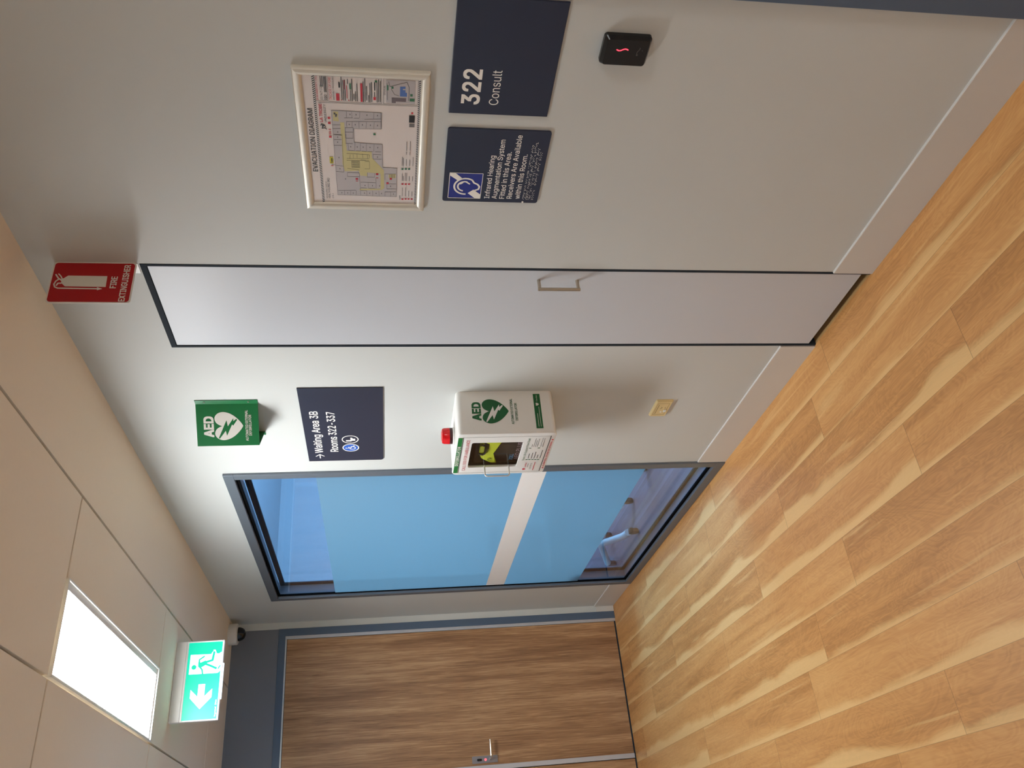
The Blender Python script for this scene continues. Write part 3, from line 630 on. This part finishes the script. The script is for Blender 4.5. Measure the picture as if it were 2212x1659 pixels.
# ---- hearing augmentation sign
hs = thing('hearing_loop_sign', 'navy infrared hearing sign with ear symbol, text and braille beside the 322 sign', 'sign', on_wall(1.612, 1.3625))
bm = B(); prism(bm, rr(-.133, -.1375, .133, .1375, .007, 4), 0, .005); link('sign_board', bm, M['navy'], hs)
bm = B()
for s, y, z, x1 in (('Infrared Hearing', 1.730, 1.3665, 1.568), ('Augmentation System', 1.731, 1.345, 1.511), ('Fitted in this Area.', 1.730, 1.3233, 1.553), ('Receivers Are Available', 1.729, 1.3020, 1.494), ('within this Room.', 1.729, 1.2785, 1.560)):
    text(bm, s, 1.612-y, z-1.3625, y-x1, .0145, .0056, .006)
sx, sy = 1.612-1.7305, 1.393-1.3625
outline_z = .0057
ZT = outline_z+.0004
outline(bm, sx, sy, sx+.096, sy+.092, .0016)
link('lettering', bm, M['cream'], hs)
bm = B(); rect(bm, sx, sy, sx+.096, sy+.092, outline_z); sq = link('ear_symbol', bm, M['royal'], hs)
bm = B(); zz = outline_z+.0006
flat(bm, [(sx+.001, sy+.001), (sx+.016, sy+.001), (sx+.034, sy+.022), (sx+.020, sy+.037), (sx+.001, sy+.016)], zz)
flat(bm, [(sx+.066, sy+.066), (sx+.076, sy+.056), (sx+.095, sy+.076), (sx+.095, sy+.091), (sx+.086, sy+.091)], zz)
ring(bm, sx+.046, sy+.046, .030, .0050, zz, 24, -38, 186, ry=.031)
ring(bm, sx+.046, sy+.048, .018, .0045, zz, 20, -20, 170, ry=.019)
stroke(bm, [(sx+.070, sy+.028), (sx+.060, sy+.022), (sx+.055, sy+.012), (sx+.046, sy+.006), (sx+.036, sy+.008), (sx+.031, sy+.018)], .0050, zz)
stroke(bm, [(sx+.063, sy+.044), (sx+.056, sy+.035)], .0042, zz); stroke(bm, [(sx+.055, sy+.060), (sx+.060, sy+.054)], .0036, zz)
link('ear_mark', bm, M['cream'], sq)
BR = dict(a='1', b='12', c='14', d='145', e='15', f='124', g='1245', h='125', i='24', j='245', k='13', l='123', m='134', n='1345', o='135', p='1234', r='1235', s='234', t='2345', u='136', v='1236', w='2456', y='13456', **{' ': '', '.': '256'})
bm = B()
for row, s in enumerate(('infrared hearing augmentation', 'system fitted in this area. receiv', 'ers are available within this', 'room.  within this room')):
    w_ = (.206, .216, .196, .184)[row]; st = w_/len(s)
    for i, ch in enumerate(s):
        for dd in BR[ch]:
            k = int(dd)-1; px = -.118+i*st+(k//3)*st*.42; py = 1.2695-1.3625-row*.0085-(k % 3)*.0024
            prism(bm, circ(px, py, .0008, 6), .005, .0058)
prism(bm, circ(-.129, 1.268-1.3625, .0028, 10), .005, .0066)
o = link('braille', bm, M['cream'], hs)

# ---- access card reader
cr = thing('card_reader', 'small black access card reader with glowing red squiggle on the wall', 'card reader', on_wall(1.2165, 1.092))
bm = B(); prism(bm, rr(-.0395, -.0580, .0395, .0580, .008, 5), 0, .010); link('base_plate', bm, M['black'], cr)
bm = B()
b0 = rr(-.0395, -.0580, .0395, .0580, .008, 5); b1 = rr(-.0345, -.0515, .0345, .0515, .006, 5)
va = [bm.verts.new((x, y, .010)) for x, y in b0]; vb = [bm.verts.new((x, y, .021)) for x, y in b1]; n = len(va)
for i in range(n): bm.faces.new((va[i], va[(i+1) % n], vb[(i+1) % n], vb[i]))
bm.faces.new(vb); link('cover', bm, M['black'], cr)
bm = B(); cxr, cyr = .0085, .011
pts = [(cxr+.0026*math.sin(i/14*2*math.pi*.95+.2)*(-1), cyr+.0135-.027*i/14) for i in range(15)]
stroke(bm, pts, .0026, .0216); link('status_light', bm, M['led'], cr)
bm = B(); pts = [(-.004+.020*i/9, -.0285+.0026*math.sin(i/9*5.2)) for i in range(10)]
stroke(bm, pts, .0016, .0214); prism(bm, circ(-.004, -.0275, .0022, 10), .021, .0215); prism(bm, circ(.0085, -.038, .0011, 8), .021, .0213); link('maker_mark', bm, M['logo'], cr)

# ---- AED wedge sign
aw = thing('aed_wedge_sign', 'green V shaped AED sign with white heart projecting from the wall beside the window', 'sign', on_wall(3.001, 2.27))
ay, ah, ax = .1165, .1165, .125      # half base, half height, projection
bm = B(); th = .0018
fold = .116
def slab(p, q):      # vertical sheet between plan points p and q (local x, z)
    p, q = Vector(p), Vector(q); d = (q-p).normalized(); nrm = Vector((-d.y, d.x))*th
    c = [p, q, q-nrm, p-nrm]
    lo_ = [bm.verts.new((v.x, -ah, v.y)) for v in c]; hi = [bm.verts.new((v.x, ah, v.y)) for v in c]
    for i in range(4): bm.faces.new((lo_[i], lo_[(i+1) % 4], hi[(i+1) % 4], hi[i]))
    bm.faces.new(lo_[::-1]); bm.faces.new(hi)
slab((-.143, .003), (-fold, .003)); slab((-fold, .003), (0, ax)); slab((0, ax), (fold, .003)); slab((fold, .003), (.143, .003))
bmesh.ops.recalc_face_normals(bm, faces=bm.faces)
link('folded_panel', bm, M['green'], aw)
for sxn in (-1, 1):
    for yy in (-.082, .082):
        bm = B(); lathe(bm, [(.0038, .003), (.0038, .0045), (.0025, .0058)], 12, o=(sxn*.131, yy, 0)); link('screw', bm, M['chrome'], aw, smooth=True)
def heart(w, h, n=40):
    # broad heart as on the photo; centre of the bounding box at 0,0
    right = [(0, .235), (.035, .33), (.10, .43), (.20, .49), (.31, .495), (.41, .43), (.475, .32), (.497, .19), (.475, .05), (.42, -.09), (.33, -.23), (.21, -.36), (.09, -.46), (0, -.515)]
    sm = []
    for i in range(len(right)-1):
        p0, p1, p2, p3 = right[max(i-1, 0)], right[i], right[i+1], right[min(i+2, len(right)-1)]
        for k in range(4):
            t = k/4; sm.append(tuple(.5*(2*p1[j]+(p2[j]-p0[j])*t+(2*p0[j]-5*p1[j]+4*p2[j]-p3[j])*t*t+(3*p1[j]-p0[j]-3*p2[j]+p3[j])*t**3) for j in (0, 1)))
    right = sm+[right[-1]]
    p = right+[(-x, y) for x, y in right[-2:0:-1]]
    return [(x*w, y*h) for x, y in p]
BOLT = [(825, 632), (940, 405), (955, 485), (1035, 380), (1032, 420), (1078, 388), (1088, 402), (1030, 475), (1015, 460), (940, 605), (925, 540), (838, 642)]
def bolt(w, h, grow=1.0): return [((480-b)/365*w, (970-a)/385*h) for a, b in BOLT]
def aed_art(F, root, W_, H_, ink, paper_, x_a, y_a, wa, ca, hx_, hy_, hw_, hh_, lines):
    b1 = B(); text(b1, 'AED', x_a, y_a, wa, ca, .0006, .035)
    for s, x, y, w, c in lines: text(b1, s, x, y, w, c, .0006, .012)
    link('lettering', b1, ink, root, frame=F)
    b1 = B(); flat(b1, [(x+hx_, y+hy_) for x, y in heart(hw_, hh_)], .0006); hrt = link('heart', b1, ink, root, frame=F)
    b1 = B(); flat(b1, [(x+hx_, y+hy_) for x, y in bolt(hw_, hh_)], .0012); link('lightning_bolt', b1, paper_, hrt, frame=F)
# near face: from fold (local x=+fold) to apex (x=0,z=ax); art frame origin at apex bottom, right towards the wall
def art_frame(o, right): 
    return frame(o, right, (0, 1, 0))
Fa = art_frame((0, -ah, ax), (fold, 0, -(ax-.003)))
aed_art(Fa @ Matrix.Translation((0, 0, .0004)), aw, 0, 0, M['offw'], M['green'], .036, .171, .084, .033, .080, .1125, .114, .105,
        [('AUTOMATED EXTERNAL', .019, .0405, .124, .0095), ('DEFIBRILLATOR', .040, .0275, .084, .0095)])
Fb = art_frame((-fold, -ah, .003), (fold, 0, (ax-.003)))
aed_art(Fb @ Matrix.Translation((0, 0, .0004)), aw, 0, 0, M['offw'], M['green'], .049, .171, .084, .033, .090, .1125, .114, .105,
        [('AUTOMATED EXTERNAL', .028, .0405, .124, .0095), ('DEFIBRILLATOR', .049, .0275, .084, .0095)])

# ---- directional sign
ws = thing('directional_sign', 'slate blue Waiting Area 3B directional sign between the green wedge and white cabinet', 'sign', on_wall(3.085, 1.834))
bm = B(); prism(bm, [(-.313, -.155), (-.305, -.163), (.3115, -.163), (.3115, .163), (-.313, .163)], 0, .005); link('sign_board', bm, M['navy2'], ws)
bm = B()
text(bm, 'Waiting Area 3B', 3.085-3.316, 1.932-1.834, .367, .0325, .0056, .010); text(bm, 'Rooms 322-337', 3.085-3.308, 1.866-1.834, .352, .0325, .0056, .010)
ax0, ay0 = 3.085-3.369, 1.9465-1.834
stroke(bm, [(ax0, ay0), (ax0+.037, ay0)], .0045, .0056, False); stroke(bm, [(ax0+.020, ay0+.017), (ax0+.038, ay0), (ax0+.020, ay0-.017)], .0045, .0056)
ring(bm, 3.085-3.196, 1.811-1.834, .0335, .0042, .0056); ring(bm, 3.085-3.273, 1.811-1.834, .0335, .0042, .0056)
tx, ty = 3.085-3.196, 1.811-1.834      # toilet pictogram
flat(bm, [(tx-.018, ty+.018), (tx-.006, ty+.018), (tx-.006, ty-.001), (tx+.016, ty-.001), (tx+.016, ty-.007), (tx+.006, ty-.012), (tx+.006, ty-.021), (tx-.012, ty-.021), (tx-.012, ty-.008), (tx-.018, ty-.004)], .0056)
link('lettering', bm, M['cream'], ws)
bm = B(); wx, wy = 3.085-3.273, 1.811-1.834
prism(bm, circ(wx, wy, .0318, 30), .005, .0055); wc = link('wheelchair_symbol', bm, M['blue2'], ws)
bm = B(); ring(bm, wx-.002, wy-.007, .0125, .0038, .0060, 24, 115, 385); flat(bm, circ(wx-.003, wy+.020, .0035, 12), .0060)
stroke(bm, [(wx-.003, wy+.014), (wx-.001, wy-.001), (wx+.010, wy-.002), (wx+.016, wy-.015), (wx+.020, wy-.014)], .0042, .0060); stroke(bm, [(wx-.001, wy+.008), (wx+.008, wy+.008)], .0036, .0060)
link('wheelchair_mark', bm, M['cream'], wc)

# ---- AED cabinet
M['wire'] = mat('bright_wire', (232, 230, 226), .25, .5)
ac = thing('aed_cabinet', 'white metal defibrillator wall cabinet with viewing window and wire handle', 'cabinet', on_wall(3.0, 1.19))
CX, CY, CD = .182, .1955, .194
def tub(bm, x, y, r, z0, z1, wall=.003):
    o_ = rr(-x, -y, x, y, r, 6); i_ = rr(-x+wall, -y+wall, x-wall, y-wall, max(.001, r-wall), 6); n = len(o_)
    a = [bm.verts.new((p[0], p[1], z0)) for p in o_]; b = [bm.verts.new((p[0], p[1], z1)) for p in o_]
    c = [bm.verts.new((p[0], p[1], z1)) for p in i_]; d = [bm.verts.new((p[0], p[1], z0+wall)) for p in i_]
    for i in range(n):
        j = (i+1) % n
        bm.faces.new((a[i], a[j], b[j], b[i])); bm.faces.new((b[i], b[j], c[j], c[i])); bm.faces.new((c[i], c[j], d[j], d[i]))
    bm.faces.new(a[::-1]); bm.faces.new(d)
bm = B(); tub(bm, CX, CY, .020, 0, .1835); link('body', bm, M['white'], ac, smooth=True)
bm = B()
for a_, b_, c_2, d_2 in ((-.172, .172, -.1855, -.180), (-.172, .172, .180, .1855), (-.1745, -.170, -.180, .180), (.170, .1745, -.180, .180)): box(bm, a_, b_, c_2, d_2, .006, .1835)
box(bm, -.170, .170, -.180, .180, .006, .010); link('dark_insert', bm, M['inside'], ac)  # added dark-coloured box, darkens the inside of the white body
# door: rounded lid with a window hole
def ringface(bm, outer, inner, z0, z1, bev=.006):
    n = len(outer)
    def shrink(pts, d):
        cx = sum(p[0] for p in pts)/n; cy = sum(p[1] for p in pts)/n
        return [(p[0]-math.copysign(min(d, abs(p[0]-cx)), p[0]-cx), p[1]-math.copysign(min(d, abs(p[1]-cy)), p[1]-cy)) for p in pts]
    rows = [(outer, z0), (outer, z1-bev), (shrink(outer, bev*.3), z1-bev*.3), (shrink(outer, bev), z1), (inner, z1), (inner, z0)]
    R_ = [[bm.verts.new((p[0], p[1], z)) for p in pts] for pts, z in rows]
    for a, b in zip(R_, R_[1:]+R_[:1]):
        for i in range(n): j = (i+1) % n; bm.faces.new((a[i], a[j], b[j], b[i]))
    bmesh.ops.recalc_face_normals(bm, faces=bm.faces)
wx0, wx1, wy0, wy1 = -.1115, .1105, -.0715, .136
bm = B(); ringface(bm, rr(-CX-.001, -CY-.001, CX+.001, CY+.001, .021, 6), rr(wx0, wy0, wx1, wy1, .010, 6), .1840, CD); cdr = link('door', bm, M['white'], ac, smooth=True)
bm = B(); prism(bm, rr(wx0-.002, wy0-.002, wx1+.002, wy1+.002, .010), .1875, .1890); link('window_pane', bm, M['pane'], cdr)
bm = B(); outline_pts = ((-.160, .172), (.158, .172), (.158, -.176), (-.160, -.176)); ZT = CD+.0006
for a, b in zip(outline_pts, outline_pts[1:]+outline_pts[:1]): stroke(bm, [a, b], .0010, CD+.0006, False)
link('label_border', bm, M['gprint'], cdr)
bm = B(); rect(bm, -.160, -.1765, .160, -.1735, CD+.0007); rect(bm, -.160, .1725, .158, .1740, CD+.0007)
for x, x1, y in ((-.036,.007,-.1095),(-.037,.014,-.1225),(-.038,.022,-.1345),(-.036,-.004,-.1465),(-.036,.036,-.1595)): rect(bm, x, y-.0012, x1, y+.0010, CD+.0007)
text(bm, '1300 739 571', -.140, -.134, .060, .0055, CD+.0008)
link('black_print', bm, M['print_black'], cdr)
bm = B()
for x, x1, y in ((.067,.089,-.1095),(.067,.14,-.1175),(.066,.123,-.1245),(.068,.136,-.1315),(.068,.143,-.1455),(.067,.14,-.1535),(-.120,-.085,-.1180)): rect(bm, x, y-.0010, x1, y+.0008, CD+.0007)
link('grey_print', bm, M['gprint'], cdr)
bm = B(); rect(bm, -.160, .1755, .156, .1925, CD+.0006); gb = link('green_banner', bm, M['greenl'], cdr)
bm = B(); text(bm, 'DEFIBRILLATOR', -.091, .1785, .174, .0110, CD+.0012, .02, 1.1); link('banner_lettering', bm, M['cream'], gb)
bm = B(); text(bm, 'Basic Life Support Flow Chart', -.052, -.0955, .193, .0095, CD+.0008)
for x, y in ((-.047,-.105),(-.047,-.117),(-.048,-.130),(-.049,-.142),(-.049,-.154),(.056,-.105),(.056,-.141)): rect(bm, x-.0025, y-.0045, x+.0025, y+.0045, CD+.0007)
link('green_print', bm, M['dgreen'], cdr)
bm = B(); text(bm, 'CALL 000 FOR AMBULANCE', -.137, .1450, .274, .0135, CD+.0008, .0)
text(bm, 'ALARM WILL SOUND ON OPENING', -.115, -.1885, .228, .0075, CD+.0008, .01)
flat(bm, [(-.134, -.1885), (-.122, -.1885), (-.128, -.1800)], CD+.0008); flat(bm, [(.121, -.1885), (.133, -.1885), (.127, -.1800)], CD+.0008)
flat(bm, [(x*.9-.137, y-.106) for x, y in heart(.016, .014)], CD+.0008); text(bm, 'Cardiac', -.124, -.1115, .048, .0075, CD+.0008)
rect(bm, -.150, -.1465, -.072, -.1440, CD+.0008)
link('red_print', bm, M['print_red'], cdr)
bm = B()
tube(bm, round_path([(-.103, .0655, CD-.002), (-.103, .0655, CD+.046), (-.103, -.0365, CD+.046), (-.103, -.0365, CD-.002)], .012), .0030, 10)
link('wire_handle', bm, M['wire'], cdr, smooth=True)
Fs = frame((CX+.0006, 0, 0), (0, 0, -1), (0, 1, 0))      # side facing the camera: right = into the wall
Fs2 = Fs @ Matrix.Translation((-.0, 0, 0))
def sX(X): return X      # art right coordinate equals world X on this face (0 at the wall)
aed_art(Fs2, ac, 0, 0, M['dgreen'], M['white'], -.133, 1.2925-1.19, .083, .0315, -.092, 1.2335-1.19, .110, .104,
        [('AUTOMATED EXTERNAL', -.152, 1.1625-1.19, .116, .0095), ('DEFIBRILLATOR', -.135, 1.1455-1.19, .078, .0095)])
bm = B(); rect(bm, -.172, 1.048-1.19, -.015, 1.0755-1.19, .0006); sl = link('green_label', bm, M['dgreen'], ac, frame=Fs2.copy())
bm = B(); flat(bm, [(x-.063, y+1.062-1.19) for x, y in heart(.013, .013)], .0010)
text(bm, 'Cardiac', -.050, 1.0600-1.19, .030, .0050, .0010); rect(bm, -.165, 1.0645-1.19, -.105, 1.0660-1.19, .0010); rect(bm, -.165, 1.0560-1.19, -.075, 1.0575-1.19, .0010)
link('label_print', bm, M['offw'], sl, frame=Fs2.copy())

bk = thing('alarm_beacon', 'red alarm strobe beacon on top of the white defibrillator cabinet', 'beacon', Matrix.Translation((-.115, 2.975, 1.3860)))
bm = B(); lathe(bm, [(.036, 0), (.036, .006), (.034, .008)], 28); link('white_base', bm, M['white'], bk, smooth=True)
bm = B(); lathe(bm, [(.0335, .008), (.0335, .020)], 28); link('dark_collar', bm, M['darkred'], bk, smooth=True)
bm = B(); lathe(bm, [(.0335, .020), (.0325, .042), (.029, .050), (.018, .053)], 28); link('red_lens', bm, M['redlens'], bk, smooth=True)

df = thing('defibrillator', 'lime and black portable defibrillator behind the window of the white cabinet', 'defibrillator', on_wall(3.0, 1.19, -.068))
bm = B(); box(bm, -.145, .145, -.150, .110, 0, .090, .012, 3); link('case', bm, M['case'], df, smooth=True)
lime = [(.090, .080), (.095, -.010), (.060, .016), (-.031, .037), (-.123, .012), (-.116, .040), (-.078, .079), (-.044, .090), (-.040, .066), (-.016, .054), (.020, .056), (.054, .054), (.066, .080)]
bm = B(); f = prism(bm, lime, .090, .103); bmesh.ops.bevel(bm, geom=list(f[0].edges), offset=.003, segments=2, affect='EDGES'); lm = link('lime_cover', bm, M['lime'], df)
bm = B(); prism(bm, rr(-.014, .076, .042, .095, .006), .0900, .106); link('handle_grip', bm, M['limed'], df)
bm = B(); tube(bm, [(-.030, .096, .104), (-.034, .078, .106), (-.020, .071, .107), (.016, .066, .107), (.040, .072, .106), (.048, .088, .104)], .0042, 8); link('strap', bm, M['black'], df, smooth=True)
bm = B(); lathe(bm, [(.010, .103), (.010, .106), (.0065, .1065), (.006, .1045)], 20, o=(-.078, .047, 0)); link('button', bm, M['limed'], df, smooth=True)
bm = B(); text(bm, 'ZOLL', -.118, -.0565, .054, .0155, .0908, .03); link('maker_lettering', bm, M['zblue'], df)
bm = B(); text(bm, 'AED PLUS', -.116, -.0800, .158, .0175, .0908, .01); link('model_lettering', bm, M['zpink'], df)

# ---- power outlet
po = thing('power_outlet', 'cream plastic power outlet low on the wall below the white cabinet', 'power outlet', on_wall(2.966, .4905))
bm = B(); prism(bm, rr(-.066, -.038, .066, .038, .005, 4), 0, .003)
b0 = rr(-.066, -.038, .066, .038, .005, 4); b1 = rr(-.061, -.033, .061, .033, .003, 4)
va = [bm.verts.new((x, y, .003)) for x, y in b0]; vb = [bm.verts.new((x, y, .010)) for x, y in b1]; n = len(va)
for i in range(n): bm.faces.new((va[i], va[(i+1) % n], vb[(i+1) % n], vb[i]))
bm.faces.new(vb); link('face_plate', bm, M['ivory'], po)
bm = B()
for a, b in (((-.047, -.024), (.047, -.024)), ((.047, -.024), (.047, .026)), ((.047, .026), (-.047, .026)), ((-.047, .026), (-.047, -.024))): stroke(bm, [a, b], .0009, .0104, False)
rect(bm, -.040, .0175, .036, .0195, .0104)
stroke(bm, [(.002, .006), (.009, .001)], .0022, .0104, False); stroke(bm, [(.018, .004), (.011, -.001)], .0022, .0104, False); stroke(bm, [(.006, -.014), (.014, -.014)], .0022, .0104, False)
link('slots', bm, M['ivdark'], po)
bm = B(); flat(bm, [(-.022, .004), (-.012, -.004), (-.030, -.008)], .0118); link('indicator_mark', bm, M['cream'], po)
bm = B(); box(bm, -.022, -.004, -.030+.006, -.012, .010, .0135, .001, 1); link('rocker_switch', bm, M['white'], po)

# ---- exit sign on the ceiling
ex = thing('exit_sign', 'illuminated green running man exit sign with left arrow hanging from the ceiling', 'exit sign', frame((-.698, 4.39, 2.5625), (1, 0, 0), (0, 0, 1)))
bm = B(); box(bm, -.191, .191, .088, .1375, -.028, .006, .003, 2); link('housing', bm, M['wplastic'], ex)
bm = B()
for a, b, c, d in ((-.191, .191, -.0915, -.0825), (-.191, .191, .0785, .0875), (-.191, -.184, -.0825, .0785), (.184, .191, -.0825, .0785)): box(bm, a, b, c, d, -.016, .005, .0015, 1)
link('panel_frame', bm, M['wplastic'], ex)
bm = B(); box(bm, -.184, .184, -.0825, .0785, -.012, .002); link('green_panel', bm, M['exg'], ex)
bm = B()
flat(bm, [(.125, .0665), (.124, -.0315), (.134, -.0365), (.1445, -.0505), (.1445, -.0395), (.127, -.0495), (.125, -.0705), (.133, -.0805), (.065, -.0820), (.039, -.0805), (.030, -.0695), (.030, .0665)], .0026)
flat(bm, [(-.019, .0150), (-.019, -.0165), (-.077, -.0165), (-.043, -.0515), (-.083, -.0515), (-.136, -.0008), (-.083, .0500), (-.043, .0500), (-.077, .0150)], .0026)
text(bm, 'legrand', -.174, -.0770, .045, .0062, .0028, .02); text(bm, '24m', -.120, -.0770, .024, .0066, .0028, .02)
link('white_pictogram', bm, M['exw'], ex)
bm = B(); zf = .0032
flat(bm, circ(.0635, .0450, .0115, 20), zf)
flat(bm, [(.087, .0265), (.098, .0200), (.084, .0165), (.094, -.0075), (.084, -.0175), (.072, -.0095), (.062, .0080), (.058, .0165), (.065, .0255)], zf)
stroke(bm, [(.072, .0215), (.099, .0225), (.114, .0005)], .0066, zf); stroke(bm, [(.068, .0205), (.050, .0055), (.030, .0015)], .0070, zf)
stroke(bm, [(.085, -.0080), (.094, -.0405), (.132, -.0455)], .0105, zf); stroke(bm, [(.080, -.0030), (.067, -.0330), (.052, -.0640)], .0100, zf, False)
stroke(bm, [(.0505, -.0700), (.066, -.0795)], .0060, zf, False)
link('running_man', bm, M['exg'], ex)
bm = B(); box(bm, -.094, .078, -.0965, -.0915, -.010, -.002, .001, 1); link('emergency_lens', bm, M['elight'], ex)

# ---- dome camera
dc = thing('dome_camera', 'white dome security camera on the ceiling in the far corner', 'security camera', Matrix.Translation((-.098, 5.79, HH)))
bm = B(); lathe(bm, [(.068, 0), (.070, -.004), (.070, -.050), (.066, -.057), (.048, -.060)], 36); link('body', bm, M['wplastic'], dc, smooth=True)
bm = B(); lathe(bm, [(.046, -.060), (.045, -.072), (.039, -.088), (.028, -.100), (.012, -.1065)], 28); link('smoked_dome', bm, M['smoke'], dc, smooth=True)

# ---- ceiling light panels
def ceiling_panel(y0, y1, m, label, xa=-1.016, xb=-.702):
    t = thing('light_panel', label, 'ceiling light', Matrix.Translation(((xa+xb)/2, (y0+y1)/2, HH)), 'flush ceiling light panels')
    hx, hy = (xb-xa)/2, (y1-y0)/2; bm = B()
    il, ir, iy = -hx+.014, hx-.032, hy-.022
    for a, b, c, d in ((-hx, hx, -hy, -iy), (-hx, hx, iy, hy), (-hx, il, -iy, iy), (ir, hx, -iy, iy)): box(bm, a, b, c, d, 0, .028)
    for a, b, c, d in ((-hx, hx, -hy, -hy+.006), (-hx, hx, hy-.006, hy), (-hx, -hx+.006, -hy+.006, hy-.006), (hx-.006, hx, -hy+.006, hy-.006)): box(bm, a, b, c, d, -.006, 0)
    link('trim', bm, M['white'], t)
    bm = B(); box(bm, il, ir, -iy, iy, .003, .009); link('diffuser', bm, m, t)
ceiling_panel(2.808, 4.087, M['lamp'], 'bright rectangular light panel in the ceiling before the exit sign')
ceiling_panel(GY[1]+.008, GY[2]-.008, M['lampb'], 'rear light panel in the corridor ceiling behind the camera')

# ---- wheeled stool in the consult room
st = thing('wheeled_chair', 'wheeled chair with white base and dark seat seen low through the window', 'chair', Matrix.Translation((.34, 5.345, 0)))
def foot(dx):
    bm = B(); tube(bm, round_path([(dx, -.300, .066), (dx, -.235, .072), (dx*.8, -.08, .150), (dx*.5, .06, .165), (dx*.8, .22, .100), (dx, .300, .066)], .05, 4), .024, 12); return bm
for dx in (-.11, .107):
    link('foot_bar', foot(dx), M['chairw'], st, smooth=True)
    for dy in (-.315, .315):
        bm = B(); lathe(bm, [(.020, -.014), (.031, -.011), (.031, .011), (.020, .014)], 20, 'x', (dx, dy, .031)); box(bm, dx-.018, dx+.018, dy-.028, dy+.012, .040, .066, .006, 2)
        link('castor', bm, M['castor'], st, smooth=True)
bm = B(); lathe(bm, [(.05, .15), (.028, .20), (.025, .42)], 20, o=(0, .06, 0)); link('gas_column', bm, M['castor'], st, smooth=True)
bm = B(); box(bm, -.17, .24, -.16, .28, .42, .50, .03, 3); link('seat', bm, M['seat'], st, smooth=True)
bm = B(); box(bm, -.16, .23, .25, .31, .52, .92, .025, 3); link('backrest', bm, M['seat'], st, smooth=True)
st2 = thing('wheeled_chair', 'second wheeled seat nearer the front edge of the window, only a castor showing', 'chair', Matrix.Translation((.80, 4.55, 0)))
bm = B(); tube(bm, [(-.29, .09, .07), (0, 0, .11), (.29, -.09, .07)], .022, 10); link('foot_bar', bm, M['castor'], st2, smooth=True)
for dx, dy in ((-.30, .09), (.30, -.09)):
    bm = B(); lathe(bm, [(.018, -.014), (.030, -.011), (.030, .011), (.018, .014)], 20, 'x', (dx, dy, .031)); link('castor', bm, M['castor'], st2, smooth=True)
bm = B(); lathe(bm, [(.045, .10), (.025, .16), (.025, .44)], 18); link('gas_column', bm, M['castor'], st2, smooth=True)
bm = B(); box(bm, -.2, .2, -.2, .2, .44, .50, .03, 3); link('seat', bm, M['seat'], st2, smooth=True)
